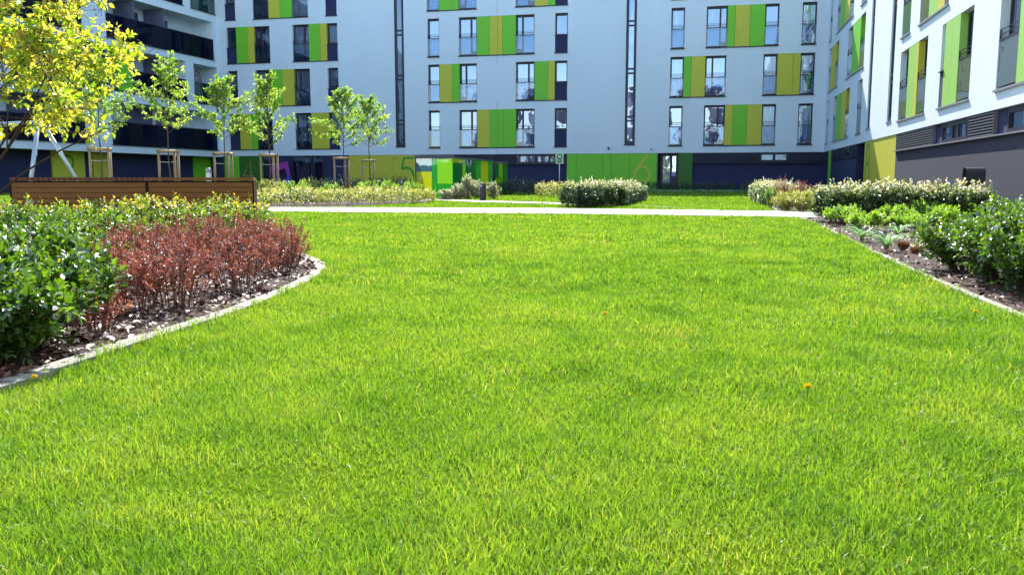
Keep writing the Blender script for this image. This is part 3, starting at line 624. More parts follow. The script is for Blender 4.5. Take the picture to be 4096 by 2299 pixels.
# hanging chair on the corner balcony
hc = empty('hanging_chair', (0, 0, 0), 0, 'dark wire egg chair on the small corner balcony of the left building', 'chair')
hp = XL + dL * 1.95; hc.location = (hp[0] - .35, hp[1] + .1, 5.5)
b = MB(); b.tube([(.5, .0, .02), (.48, 0, 1.0), (.34, 0, 1.75), (.05, 0, 1.95), (0, 0, 1.75)], .022, 8); b.tube(arc(0, 0, .42, .42, 0, 360) and [(x, y, .03) for x, y in arc(0, 0, .42, .42, 0, 360)], .02, 6); b.build('stand', M['char'], hc)
b = MB()
for i in range(10):
    a = math.pi * i / 10; b.tube([(math.cos(a) * .38 * math.sin(t), math.sin(a) * .38 * math.sin(t), 1.15 - .55 * math.cos(t)) for t in np.linspace(0, 2 * math.pi, 20)], .009, 4)
for zz in (-.4, -.2, 0, .2): rr = .38 * math.sqrt(1 - (zz / .55) ** 2); b.tube([(math.cos(t) * rr, math.sin(t) * rr, 1.15 + zz) for t in np.linspace(0, 2 * math.pi, 18)], .009, 4)
b.build('basket', M['char'], hc)

# ---- block behind the viewer (it shows in the window reflections)
ob = empty('apartment_building', tuple(C0 + dR * 67.0) + (0,), math.atan2(sA, -cA), 'white apartment block behind the viewer, seen only mirrored in the windows', 'building', 'apartment blocks around the courtyard')
b = MB(); b.box(-2, 40, 0, 11, 0, 13.6); b.build('wall', M['plaster'], ob)
for fl in range(4):
    b = MB(); q = MB()
    for i in range(11):
        x = .8 + i * 3.5 + (fl % 2) * .7; b.box(x, x + 1.1, -.03, -.005, FL[fl], FL[fl] + 2.2); q.box(x + 1.1, x + 1.9, -.03, -.005, FL[fl], FL[fl] + 2.2, i % 2)
    b.build('windows', M['navy_metal'], ob); q.build('wall_panel', [M['divider'], M['greymetal']], ob)
b = MB(); b.box(-2, 40, -.04, -.005, 0, 2.1); b.build('plinth', M['navy'], ob)

# ------------------------------------------------------------------ ground
def sheet(name, pts, z, mat, thick=0, label=None):
    b = MB()
    if thick: b.prism(pts, z - thick, z)
    else: b.poly([(p[0], p[1], z) for p in pts])
    return tag(b.build(name, mat), kind='structure')
sheet('ground', [(-200, -200), (200, -200), (200, 300), (-200, 300)], -.06, M['ground'])
kL = [G(*p) for p in ((-900, 1850), (-300, 1690), (0, 1574), (207, 1507), (430, 1432), (652, 1355), (800, 1306), (954, 1258), (1040, 1225), (1113, 1192), (1200, 1155), (1262, 1122), (1300, 1095), (1314, 1075), (1304, 1058), (1270, 1041), (1216, 1025), (1160, 1002), (1125, 975), (1105, 940))]
kR = [G(*p) for p in ((4900, 1700), (4420, 1425), (4096, 1285), (3943, 1219), (3816, 1167), (3657, 1096), (3498, 1018), (3339, 938), (3228, 885), (3185, 868))]
kR2 = [G(*p) for p in ((3103, 843), (3050, 812), (3000, 788), (2985, 778))]
bedL = kL + [(-3.0, 9.6), (-9, 9.9), (-9, 2.0)]
bedR = kR + [(7.2, 14.6), (9.2, 14.2), (8.0, 9.5), (6.9, 4), (5.5, 1.2)]
def uv(u, v): p = C0 + dB * u + dR * v; return (float(p[0]), float(p[1]))
# court frame: v = distance from the back facade, u = negative to the left
p1n, p1f = 0, 0
path1 = [G(300, 846), G(1100, 848.5), G(1600, 853), G(2200, 857), G(2900, 866), G(3240, 872), (8.6, 13.9), (9.6, 16.2), G(3130, 847), G(2900, 844.5), G(2200, 835.5), G(1600, 833), G(1100, 831.5), G(300, 829)]
path2 = [G(1700, 801), G(1858, 808), G(2241, 819.5), G(2440, 824), G(2440, 818), G(2241, 813), G(1858, 802), G(1700, 796)]
edge2 = [G(2500, 821), G(2895, 847), G(2895, 845.5), G(2500, 819.5)]
lawn_out = [(-60, -20), (12, -20), uv(-.2, 30), uv(-.2, .3), uv(-37, .3), (-60, 30)]
sheet('lawn', lawn_out, 0.0, M['thatch'])
sheet('mulch_bed', bedL, .006, M['mulch']); sheet('mulch_bed', bedR, .006, M['mulch'])
bedR2 = kR2 + [uv(-2.6, 10), uv(-.3, 10), uv(-.3, 33), G(3200, 843)]
sheet('mulch_bed', bedR2, .006, M['mulch'])
bedB = [uv(-37, .35), uv(-37, 3.4), uv(-8.9 - 14, 3.6), uv(-.3, 3.6), uv(-.3, .35)]
sheet('mulch_bed', bedB, .006, M['mulch'])
bedM = [G(1000, 828), G(1120, 830), G(1400, 829), G(1530, 820), G(1700, 812), G(1730, 803), G(1640, 782), G(1350, 780), G(1000, 785), (-13, 30), (-13, 20)]
sheet('mulch_bed', bedM, .006, M['mulch'])
sheet('path', path1, .016, M['path'], .05); sheet('path', path2, .016, M['path'], .05)
sheet('kerb', edge2, .02, M['kerb'], .05)
def kerb(line, wd, z, side):
    b = MB(); P = [Vector((*p,)) for p in line]; seg = 0
    # resample
    pts = []; acc = 0
    for i in range(len(P) - 1):
        L_ = (P[i + 1] - P[i]).length; m_ = max(1, int(L_ / .12))
        for j in range(m_): pts.append(P[i].lerp(P[i + 1], j / m_))
    pts.append(P[-1])
    # smooth
    for _ in range(6): pts = [pts[0]] + [(pts[i - 1] + pts[i] * 2 + pts[i + 1]) / 4 for i in range(1, len(pts) - 1)] + [pts[-1]]
    nrmv = []
    for i in range(len(pts)):
        d = (pts[min(i + 1, len(pts) - 1)] - pts[max(i - 1, 0)]).normalized(); nrmv.append(Vector((-d.y, d.x)) * side)
    for i in range(len(pts) - 1):
        gap = .06 if i % 5 == 4 else 0
        a, c = pts[i], pts[i].lerp(pts[i + 1], 1 - gap); na, nc = nrmv[i], nrmv[i + 1]
        q = [a, c, c + nc * wd, a + na * wd]
        if side < 0: q = q[::-1]
        b.prism([(v.x, v.y) for v in q], -.05, z + .002 * math.sin(i // 5 * 2.1))
    return tag(b.build('kerb', M['kerb']), kind='structure')
kerb(kL, .078, .020, 1); kerb(kR, .045, .018, -1); kerb(kR2, .05, .02, -1)

# ------------------------------------------------------------------ lawn grass
def inpoly(P, poly):
    x, y = P[:, 0], P[:, 1]; c = np.zeros(len(P), bool); n = len(poly); j = n - 1
    for i in range(n):
        xi, yi = poly[i]; xj, yj = poly[j]
        k = ((yi > y) != (yj > y)) & (x < (xj - xi) * (y - yi) / (yj - yi + 1e-12) + xi); c ^= k; j = i
    return c
def vnoise(x, y, s, seed):
    r = np.random.default_rng(seed); g = r.random((64, 64)); x = x / s; y = y / s
    xi = np.floor(x).astype(int); yi = np.floor(y).astype(int); fx = x - xi; fy = y - yi; fx = fx * fx * (3 - 2 * fx); fy = fy * fy * (3 - 2 * fy)
    q = lambda a, b: g[a % 64, b % 64]
    return (q(xi, yi) * (1 - fx) + q(xi + 1, yi) * fx) * (1 - fy) + (q(xi, yi + 1) * (1 - fx) + q(xi + 1, yi + 1) * fx) * fy
holes_g = [bedL, bedR, bedR2, bedB, bedM, path1, path2, edge2]
def grass():
    Ps, Wd, Hh = [], [], []
    for y0, y1, dens, wd, h in ((.95, 1.6, 82000, .0017, .027), (1.6, 2.4, 58000, .0019, .027), (2.4, 3.5, 36000, .0024, .028), (3.5, 5, 20000, .0032, .030), (5, 8, 9500, .0050, .032), (8, 13, 4000, .0085, .034), (13, 22, 1400, .016, .037), (22, 47, 450, .030, .044)):
        half = .66 * y1 + .5; n = int(dens * (y1 - y0) * 2 * half); P = np.stack([rng.uniform(-half, half, n), rng.uniform(y0, y1, n)], 1)
        k = np.abs(P[:, 0]) < .64 * P[:, 1] + .35; P = P[k]
        u = (P - C0) @ dB; k = u < -.3; k &= (P - C0) @ dR > .4; P = P[k]
        bad = np.zeros(len(P), bool)
        for hp_ in holes_g: bad |= inpoly(P, hp_)
        P = P[~bad]
        cl = vnoise(P[:, 0] + 50, P[:, 1] + 50, .22, 1) * .5 + vnoise(P[:, 0] + 50, P[:, 1] + 50, .75, 2) * .5
        k = rng.random(len(P)) < .40 + .8 * cl; P = P[k]; cl = cl[k]
        Ps.append(P); Wd.append(np.full(len(P), wd)); Hh.append(h * (.5 + 1.05 * cl))
    for line, k_, hh_ in ((kL, 5200, .046), (kR, 3600, .044)):
        line = np.array(line); line = line[np.hypot(line[:, 0], line[:, 1]) < 14]; d = np.diff(line, axis=0); sl = np.hypot(d[:, 0], d[:, 1]); cm = np.concatenate([[0], np.cumsum(sl)])
        t = rng.uniform(0, cm[-1], k_); i = np.clip(np.searchsorted(cm, t, 'right') - 1, 0, len(d) - 1); Q = line[i] + d[i] * ((t - cm[i]) / sl[i])[:, None] + rng.normal(0, .016, (k_, 2))
        Ps.append(Q); Wd.append(np.maximum(.0018, .00085 * np.hypot(Q[:, 0], Q[:, 1]))); Hh.append(np.full(k_, hh_) * (.4 + vnoise(Q[:, 0] + 50, Q[:, 1] + 50, .15, 21)))
    P = np.concatenate(Ps); W_ = np.concatenate(Wd) * rng.uniform(.6, 1.3, len(P)); H_ = np.concatenate(Hh) * rng.uniform(.45, 1.35, len(P)); n = len(P)
    a = rng.uniform(0, 2 * np.pi, n); lean = np.abs(rng.normal(0, .42, n)); la = rng.uniform(0, 2 * np.pi, n)
    big = rng.random(n) < .012; H_[big] *= 1.5; W_[big] *= 1.3
    flat = rng.random(n) < .30; lean[flat] += 1.0; H_[flat] *= .8
    s = np.stack([np.cos(a), np.sin(a), np.zeros(n)], 1); B = np.concatenate([P, np.full((n, 1), -.003)], 1)
    d = np.stack([np.cos(la) * np.sin(lean), np.sin(la) * np.sin(lean), np.cos(lean)], 1); d2 = nrm(d + np.stack([np.cos(la), np.sin(la), -.3 * np.ones(n)], 1) * rng.uniform(.1, .8, n)[:, None])
    w_ = W_[:, None]; mid = B + d * (H_ * .55)[:, None]; tip = mid + d2 * (H_ * .5)[:, None]
    V = np.stack([B - s * w_ * .45, B + s * w_ * .45, mid + s * w_ * .5, mid - s * w_ * .5, tip], 1).reshape(-1, 3)
    b = (np.arange(n) * 5)[:, None]; f4 = b + np.array([[0, 1, 2, 3]]); f3 = b + np.array([[3, 2, 4]])
    X, Y = P[:, 0] + 50, P[:, 1] + 50
    pt = vnoise(X, Y, 1.3, 3) * .5 + vnoise(X, Y, .4, 4) * .5
    tn = np.clip(.40 - (pt - .5) * .26 - (vnoise(X, Y, .16, 31) - .5) * .35 + rng.normal(0, .13, n), 0, .72); cl2 = vnoise(X, Y, .16, 31); dpn = vnoise(X, Y, .55, 9) * .6 + vnoise(X, Y, .17, 10) * .4; dry = rng.random(n) < .02 + .55 * np.clip(dpn - .62, 0, 1) * 2; tn[dry] = rng.uniform(.75, 1, dry.sum())
    return npmesh('grass', V, [f4, f3], M['grass'], np.concatenate([tn, tn]), smooth=False)
g_ = grass(); tag(g_, 'short bright green lawn grass filling the courtyard', 'grass', kind='stuff')

# ------------------------------------------------------------------ bark mulch
def chips():
    Ps = []
    for poly, n, box_ in ((bedL, 34000, (-4.5, 0, 2.2, 9.5)), (bedR, 22000, (2, 7, 3, 14)), (bedR2, 1500, (4.5, 9, 16, 30))):
        P = np.stack([rng.uniform(box_[0], box_[1], n), box_[2] + (box_[3] - box_[2]) * rng.uniform(0, 1, n) ** 1.5], 1); P = P[inpoly(P, poly)]
        line = np.array([kL, kR, kR2][len(Ps)]); dd = np.min([np.hypot(*(P - (line[i] + np.clip(((P - line[i]) @ (line[i + 1] - line[i])) / ((line[i + 1] - line[i]) ** 2).sum(), 0, 1)[:, None] * (line[i + 1] - line[i]))).T) for i in range(len(line) - 1)], 0); P = P[dd > .045]; Ps.append(P)
    P = np.concatenate(Ps); n = len(P); L_ = rng.uniform(.014, .050, n); W_ = L_ * rng.uniform(.22, .6, n)
    a = rng.uniform(0, 6.28, n); D = nrm(np.stack([np.cos(a), np.sin(a), rng.normal(0, .35, n)], 1)); U = nrm(np.stack([rng.normal(0, .5, n), rng.normal(0, .5, n), np.ones(n)], 1))
    B = np.concatenate([P, rng.uniform(.006, .022, (n, 1))], 1)
    tn = np.clip(rng.beta(1.3, 2.4, n), 0, 1)
    o = leaves(B, D, U, L_, W_, tn, 'bark_mulch', M['chip'], None, curl=.1, fold=.06)
    tag(o, 'loose brown bark chips covering the planting beds', 'bark mulch', kind='stuff')
chips()

# ------------------------------------------------------------------ left bed planting
gL = 'glossy green shrubs of the left bed'
spots = [((-60, 1470), .30, .50, 'large glossy dark green shrub cut off by the left edge, nearest the viewer'),
         ((60, 1400), .34, .56, 'big dark green shrub at the left front, its leaves hanging over the bark'),
         ((215, 1255), .30, .52, 'dark green shrub just behind the front left one, touching the red shrubs'),
         ((20, 1230), .34, .57, 'tall green shrub second from the front at the left edge'),
         ((300, 1140), .30, .47, 'leafy green shrub behind the red ones at the left, with yellow tips'),
         ((60, 1120), .36, .55, 'broad green shrub midway back along the left edge of the photo')]
for i, (p, r, h, lab) in enumerate(spots):
    h = h * .80 - .12; x, y = G(*p); shrub('green_shrub', x, y, r, r, h, 38, 15, 7, .036, .024, M['coton'], M['bark'], lab, group=gL, tint=(.30, .20), tips=.22, low=.12, sr=.0045, up=.35, shoots=6, tall=.7)
hl = [at(1085, 8.0), at(850, 7.9), at(600, 7.8), at(330, 7.6), at(60, 7.3), at(-200, 7.0)]
hedge('green_hedge', hl, .75, .40, 52, 6, .034, .022, M['coton'], M['bark'], 'loose green hedge across the left bed, between the slatted benches and the red shrubs', tint=(.52, .20), tips=.6, shoots=.30)
xx = [(140, 6.2, .34), (360, 6.4, .32)]
for i, (px, D, h) in enumerate(xx):
    x, y = at(px, D); shrub('green_shrub', x, y, .45, .4, h, 40, 14, 6, .035, .023, M['coton'], M['bark'], ['bushy green shrub in front of the left end of the hedge', 'green shrub joining the hedge to the red shrubs'][i], group=gL, tint=(.36, .2), tips=.4, low=.15, shoots=10)
reds = [((390, 1345), .13, .20, 'smallest red shrub, a low sprig by the kerb nearest the viewer'), ((560, 1280), .20, .30, 'red shrub second from the left in the front row'), ((700, 1262), .24, .37, 'red shrub in the front row with bare brown stems at its foot'),
        ((960, 1190), .24, .36, 'red shrub at the middle of the front row above the dark bark'), ((1120, 1125), .20, .33, 'red shrub near the rounded end of the kerb, front row'), ((430, 1215), .25, .33, 'dark red shrub beside the big green shrubs'),
        ((600, 1160), .26, .36, 'red shrub second row, left of the middle'), ((820, 1120), .27, .38, 'rust red shrub in the very middle of the patch'), ((1000, 1085), .25, .36, 'red shrub second row, right of the middle'),
        ((560, 1085), .26, .37, 'red shrub in the back row nearest the green shrubs'), ((740, 1062), .27, .40, 'red shrub in the back row, in front of the hedge'), ((930, 1045), .26, .40, 'bright red shrub in the back row, right of the middle'),
        ((1090, 1038), .24, .38, 'red shrub at the right of the back row'), ((1165, 1062), .17, .36, 'rightmost red shrub, its tall sprigs leaning over the curved kerb')]
for p, r, h, lab in reds:
    x, y = G(p[0] - 6, p[1] - (34 if p[1] > 1110 and p[1] < 1300 else 8)); shrub('red_shrub', x, y, r * 1.05, r * 1.05, h * .74, int(30 * min(1, r / .2)), 11 if r > .15 else 6, 7, .019, .0090, M['red'], M['barkred'], lab, group='red-leaved shrubs in the left bed', tint=(.38, .24), tips=-.12, low=.20, sr=.0030, up=.8, tw=(.035, .075), shoots=5, tall=.7, bw=.5)

# ------------------------------------------------------------------ right bed planting
gR = 'glossy shrubs of the right bed'
for p, r, h, lab in (((3860, 1085), .32, .40, 'low glossy shrub at the left end of the right foreground clump'), ((3985, 1135), .32, .46, 'glossy shrub in front of the right foreground clump'), ((4110, 1175), .32, .50, 'tall glossy shrub cut off by the right edge, nearest the viewer'),
                     ((4060, 1050), .36, .50, 'glossy shrub with yellow shoots at the back of the right clump'), ((4210, 1080), .36, .56, 'outermost glossy shrub at the right edge behind the nearest one')):
    h = h * .86 - .03; x, y = G(*p); shrub('green_shrub', x, y, r, r, h, 38, 14, 6, .034, .023, M['coton'], M['bark'], lab, group=gR, tint=(.30, .2), tips=.15, low=.12, up=.35, shoots=6)
hedge('green_hedge', [at(3285, 12.6), at(3500, 12.6), at(3700, 12.4), at(3935, 12.2)], .85, .50, 80, 6, .050, .034, M['hedge'], M['bark'], 'clipped hedge with pale shining leaf tops on the right, in front of the grey plinth', tint=(.12, .14), tips=1.9, shoots=.30, lump=.06)  # low tint paints the shaded sides, high tips the glinting top
lg_ = [((3375, 905), .27, .25), ((3465, 928), .24, .20), ((3560, 905), .28, .27), ((3640, 930), .22, .18), ((3705, 900), .28, .29), ((3775, 912), .24, .24)]
labs = ['yellow-green shrub at the left end of the low row before the right hedge', 'yellow-green shrub second from the left in the low row', 'third yellow-green shrub, straight behind the strap-leaved plants', 'fourth yellow-green shrub of the low row, slightly nearer than its neighbours', 'taller yellow-green shrub fifth in the low row', 'yellow-green shrub at the right end of the low row, by the glossy shrubs']
for (p, r, h), lab in zip(lg_, labs):
    x, y = G(*p); shrub('yellow_green_shrub', x, y, r, r, h * .82, 30, 6, 7, .044, .019, M['lightgreen'], M['barkred'], lab, group='low yellow-green shrubs in the right bed', tint=(.5, .25), low=.45, sr=.003, up=.7, bw=.7, shoots=5, tall=.6)
def strap_plant(p, n, L_, label):
    x, y = G(*p); root = empty('strap_leaf_plant', (x, y, 0), 0, label, 'plant', 'strap-leaved plants in the right bed')
    V, Fc, tn = [], [], []; K = 7
    for i in range(n):
        a = i * 2.4 + rng.uniform(-.3, .3); l = L_ * 1.75 * rng.uniform(.7, 1.1); w0 = .014 * rng.uniform(.8, 1.2); up = rng.uniform(1.05, 1.42); b0 = len(V)
        for k in range(K):
            t = k / (K - 1); r_ = l * (t * math.cos(up) + .42 * t * t); z = l * (t * math.sin(up) - .50 * t ** 2.5) + .005; ww = w0 * (1 - t ** 3) * (0.7 + t * .6) + .0008
            cx_, cy_ = math.cos(a) * r_, math.sin(a) * r_; V.append((cx_ - math.sin(a) * ww, cy_ + math.cos(a) * ww, z + ww * .5)); V.append((cx_, cy_, z)); V.append((cx_ + math.sin(a) * ww, cy_ - math.cos(a) * ww, z + ww * .5))
        for k in range(K - 1):
            q = b0 + k * 3; Fc += [(q, q + 1, q + 4, q + 3), (q + 1, q + 2, q + 5, q + 4)]; tn += [rng.uniform(.1, .9)] * 2
    npmesh('leaves', V, [np.array(Fc)], M['strapleaf'], np.array(tn), parent=root)
strap_plant((3445, 968), 16, .17, 'strap-leaved plant furthest left, close to the kerb'); strap_plant((3545, 1006), 18, .18, 'strap-leaved plant in the middle, nearest the kerb with broad arching leaves')
strap_plant((3590, 950), 14, .16, 'thin strap-leaved plant at the back of the group'); strap_plant((3735, 1006), 18, .18, 'strap-leaved plant furthest right, beside the glossy shrubs')
strap_plant((3800, 1080), 9, .12, 'small grassy strap-leaved tuft at the foot of the glossy shrubs')
def tuft(p, r, h, n, mat, name, label, cat, group=None, wd=.002, tint=(.5, .25), spread=.5):
    x, y = G(*p); root = empty(name, (x, y, 0), 0, label, cat, group)
    th = rng.uniform(0, 6.28, n); rr = r * np.sqrt(rng.random(n)) * .6; B = np.stack([np.cos(th) * rr, np.sin(th) * rr, np.zeros(n)], 1)
    D = nrm(np.stack([np.cos(th) * rr / r * spread, np.sin(th) * rr / r * spread, np.ones(n)], 1) + rng.normal(0, .12, (n, 3))); U = nrm(rng.normal(size=(n, 3)))
    leaves(B, D, U, h * rng.uniform(.6, 1.1, n), np.full(n, wd), np.clip(rng.normal(*tint, n), 0, 1), 'blades', mat, root); return root
tuft((3612, 998), .055, .075, 260, M['drytuft'], 'dry_grass_tuft', 'round brown dry grass tuft behind the other one', 'grass tuft', 'dry tufts in the right bed', .003)
tuft((3668, 1015), .065, .065, 320, M['drytuft'], 'dry_grass_tuft', 'brush-like brown dry tuft in front, between two strap-leaved plants', 'grass tuft', 'dry tufts in the right bed', .003)
# far right cluster
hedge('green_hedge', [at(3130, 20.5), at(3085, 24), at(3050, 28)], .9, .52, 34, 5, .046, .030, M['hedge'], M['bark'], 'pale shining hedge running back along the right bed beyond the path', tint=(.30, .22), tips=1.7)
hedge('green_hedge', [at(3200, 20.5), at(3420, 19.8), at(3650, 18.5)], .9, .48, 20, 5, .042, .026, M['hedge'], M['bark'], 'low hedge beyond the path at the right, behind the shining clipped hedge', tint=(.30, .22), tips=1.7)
for i, (px, D, r, h, mt, lab) in enumerate(((3120, 19.2, .22, .55, 'red', 'red shrub beyond the path, left of its pair'), (3195, 18.9, .26, .54, 'red', 'red shrub beyond the path, right of its pair'), (3078, 19.0, .13, .42, 'lightgreen', 'small upright green shrub left of the far red shrubs'))):
    x, y = at(px, D); shrub('red_shrub' if mt == 'red' else 'green_shrub', x, y, r, r, h, 30, 10, 6, .026, .014, M[mt], M['barkred'], lab, group='shrubs beyond the path at the right', low=.1, up=.9)
for i, (px, D) in enumerate(((3140, 17.3), (3205, 16.9), (3255, 17.2))):
    x, y = at(px, D); shrub('pale_shrub', x, y, .28, .26, .35, 40, 14, 6, .030, .017, M['pale'], M['barkred'], ['pale low shrub at the path edge, left of three', 'pale low shrub at the path edge, middle of three', 'pale low shrub at the path edge, right of three by the hedge'][i], group='pale low shrubs beyond the path', tint=(.5, .25), tips=.4, low=.15)
x, y = at(3010, 33); shrub('dark_shrub', x, y, .5, .5, .55, 26, 9, 6, .05, .03, M['shade'], M['bark'], 'dark shaded shrub at the far end of the right bed', tint=(.4, .2), low=.05)

# ------------------------------------------------------------------ middle planting
hedge('green_hedge', [at(2285, 19.8), at(2410, 20.4), at(2465, 23.5), at(2525, 27.0)], .95, .53, 70, 6, .050, .034, M['hedge'], M['bark'], 'boxy hedge with pinkish white glinting tops in the centre, beside the pale path', tint=(.12, .14), tips=1.9, lump=.06, hend=.47)  # shaded sides and sun-glinting top are put into the leaf tint
x, y = at(2330, 19.35); shrub('dark_shrub', x, y, .52, .32, .40, 44, 16, 6, .042, .028, M['shade'], M['bark'], 'dark leaf mass added for the shaded left front end of the centre hedge', tint=(.75, .25), tips=.2, low=.05, bw=.7)  # dark bush added to deepen the shaded front end of the hedge
hedge('green_hedge', [at(2155, 31.5), at(2300, 31.0)], 1.0, .52, 18, 5, .050, .03, M['pale'], M['bark'], 'yellow-green hedge at the foot of the green sign', tint=(.55, .2), tips=.8)
hedge('green_hedge', [at(1030, 21.2), at(1180, 21.0), at(1330, 21.2), at(1500, 22.3), at(1690, 24.0)], 1.5, .40, 17, 5, .040, .024, M['pale'], M['bark'], 'long pale leafy hedge left of the glass shelter, along the path', tint=(.50, .22), tips=.8, lump=.10)
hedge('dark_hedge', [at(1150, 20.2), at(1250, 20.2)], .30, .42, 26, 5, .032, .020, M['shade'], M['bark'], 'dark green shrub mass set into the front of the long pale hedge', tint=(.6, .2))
for px, D, r, h, lab in ((1075, 23.6, .55, .56, 'pale flowering shrub right of the bench end, around the tree stakes'), (1250, 26.0, .42, .58, 'round pale shrub in front of the dark hedge at the left'), (1130, 25.2, .3, .5, 'small pale shrub between the bench and the round one')):
    x, y = at(px, D); shrub('pale_shrub', x, y, r, r, h, 44, 16, 6, .036, .022, M['pale'], M['bark'], lab, group='pale shrubs behind the long hedge', tint=(.45, .25), tips=.5, low=.15)
for px, D, r, h, lab in ((1190, 24.5, .45, .50, 'yellow-green shrub behind the long hedge, furthest left'), (1330, 25.2, .35, .46, 'yellow-green shrub under the dark hedge, second from left'), (1480, 27, .5, .52, 'yellow-green shrub below the right-hand sapling'), (1560, 27.5, .35, .52, 'yellow-green shrub between sapling and small sign'), (1648, 27.5, .35, .54, 'yellow-green shrub touching the glass shelter')):
    x, y = at(px, D); shrub('yellow_green_shrub', x, y, r, r, h, 34, 12, 6, .045, .022, M['lightgreen'], M['bark'], lab, group='yellow-green shrubs behind the long hedge', tint=(.6, .25), low=.2)
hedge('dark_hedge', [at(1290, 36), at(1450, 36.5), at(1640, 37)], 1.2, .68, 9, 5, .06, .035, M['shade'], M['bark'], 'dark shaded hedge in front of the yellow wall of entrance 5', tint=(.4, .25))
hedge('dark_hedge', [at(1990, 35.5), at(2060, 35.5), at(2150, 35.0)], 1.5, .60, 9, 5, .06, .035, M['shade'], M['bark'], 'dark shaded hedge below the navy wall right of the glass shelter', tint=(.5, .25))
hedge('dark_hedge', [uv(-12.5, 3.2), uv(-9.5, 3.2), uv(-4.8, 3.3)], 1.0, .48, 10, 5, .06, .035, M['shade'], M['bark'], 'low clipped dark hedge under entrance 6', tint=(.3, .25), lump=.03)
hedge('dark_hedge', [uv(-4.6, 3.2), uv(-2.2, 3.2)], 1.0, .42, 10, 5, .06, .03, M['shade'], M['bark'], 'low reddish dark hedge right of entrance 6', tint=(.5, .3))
for i, (px, D, r, h, lab) in enumerate(((1790, 27.2, .22, .26, 'smallest white-glinting shrub at the left corner of the shelter'), (1835, 27.6, .28, .40, 'white-glinting shrub against the shelter, left of the pointed one'), (1872, 28.0, .22, .68, 'tallest pointed white-glinting shrub by the shelter'), (1915, 27.9, .30, .52, 'white-glinting shrub directly behind the dark bollard'), (1975, 28.2, .24, .46, 'white-glinting shrub right of the dark bollard'))):
    x, y = at(px, D); shrub('white_shrub', x, y, r, r, h, 44, 12, 6, .042, .028, M['whiteglint'], M['barkred'], lab, group='white-flecked shrubs beside the glass shelter', tint=(.55, .28), tips=.5, low=.12, bw=.6)
# row of grey-green strap plants in the shade: one continuous planting
def strap_row():
    n = 1500; u = rng.uniform(-12.6, -4.2, n); v = rng.uniform(4.2, 5.6, n); P = np.array([uv(a, c) for a, c in zip(u, v)])
    a = rng.uniform(0, 6.28, n); D = nrm(np.stack([np.cos(a), np.sin(a), rng.uniform(.2, 1.2, n)], 1)); B = np.concatenate([P, np.full((n, 1), .02)], 1)
    o = leaves(B, D, nrm(np.array([0, 0, 1.]) + rng.normal(0, .3, (n, 3))), rng.uniform(.15, .28, n), np.full(n, .035), rng.uniform(.3, 1, n), 'ground_cover', M['strapleaf'], None, curl=.6)
    tag(o, 'band of grey-green strap leaves in the shade below entrance 6', 'ground cover', kind='stuff')
strap_row()

# ------------------------------------------------------------------ saplings and stake frames
def sapling(px, D, top, cb, wdt, label, seed, density=1.0, lm='treeleaf'):
    r = np.random.default_rng(seed); x, y = at(px, D); root = empty('young_tree', (x, y, 0), 0, label, 'tree', 'staked young trees along the left')
    hgt = top; K = 14; z = np.linspace(0, hgt * .96, K); off = np.cumsum(r.normal(0, .012, (K, 2)), 0); C = np.stack([off[:, 0], off[:, 1], z], 1)
    rad = np.interp(z, [0, .2, hgt], [.034, .026, .004])
    b = MB(); b.tube([tuple(c) for c in C], list(rad), 8); b.build('trunk', M['bark_tree'], root, smooth=True)
    nb = 30; P0, P1, r0, r1, O, T, Ls = [], [], [], [], [], [], []
    for i in range(nb):
        t = (i + .5) / nb; zz = cb + (hgt - cb) * .93 * t; base = np.array([np.interp(zz, z, C[:, k]) for k in range(3)]); a = i * 2.4 + r.uniform(-.4, .4)
        ln = wdt * .80 * (1.0 - .72 * t ** 1.3) * r.uniform(.65, 1.15) * (.75 + .5 * min(t * 4, 1) * .5); el = r.uniform(.25, .7) + t * .4
        d = np.array([math.cos(a) * math.cos(el), math.sin(a) * math.cos(el), math.sin(el)]); p = base; m_ = 5
        for k in range(m_):
            q = p + d * ln / m_ * 1.25; P0.append(p); P1.append(q); r0.append(.009 * (1 - k / m_)); r1.append(.009 * (1 - (k + 1) / m_) + .001)
            for _ in range(int(5 * density)):
                if k < 1: continue
                tt = nrm(d + r.normal(0, .7, 3)); O.append(p + (q - p) * r.random()); T.append(tt); Ls.append(r.uniform(.06, .17) * (wdt / 1.2))
            d = nrm(d + r.normal(0, .16, 3) + np.array([0, 0, .05])); p = q
        O.append(p); T.append(d); Ls.append(.12)
    for k in range(int(14 * density)): zz = cb + (hgt - cb) * (.45 + .55 * r.random()); O.append(np.array([0, 0, zz]) + r.normal(0, .05, 3)); T.append(nrm(r.normal(0, .7, 3) + [0, 0, .9])); Ls.append(.12)
    O, T, Ls = np.array(O), np.array(T), np.array(Ls)
    segs(np.concatenate([P0, O]), np.concatenate([P1, O + T * Ls[:, None]]), np.concatenate([r0, np.full(len(O), .003)]), np.concatenate([r1, np.full(len(O), .0015)]), 'branches', M['bark_tree'], root)
    P, Dd, U, Ln, Wd, idx, f = twig_leaves(O, T, Ls, 8, .072, .040, 1.0)
    tn = np.clip(r.normal(.45, .2, len(O))[idx] + r.normal(0, .15, len(P)), 0, 1); leaves(P, Dd, U, Ln, Wd, tn, 'crown', M[lm], root)
    return x, y
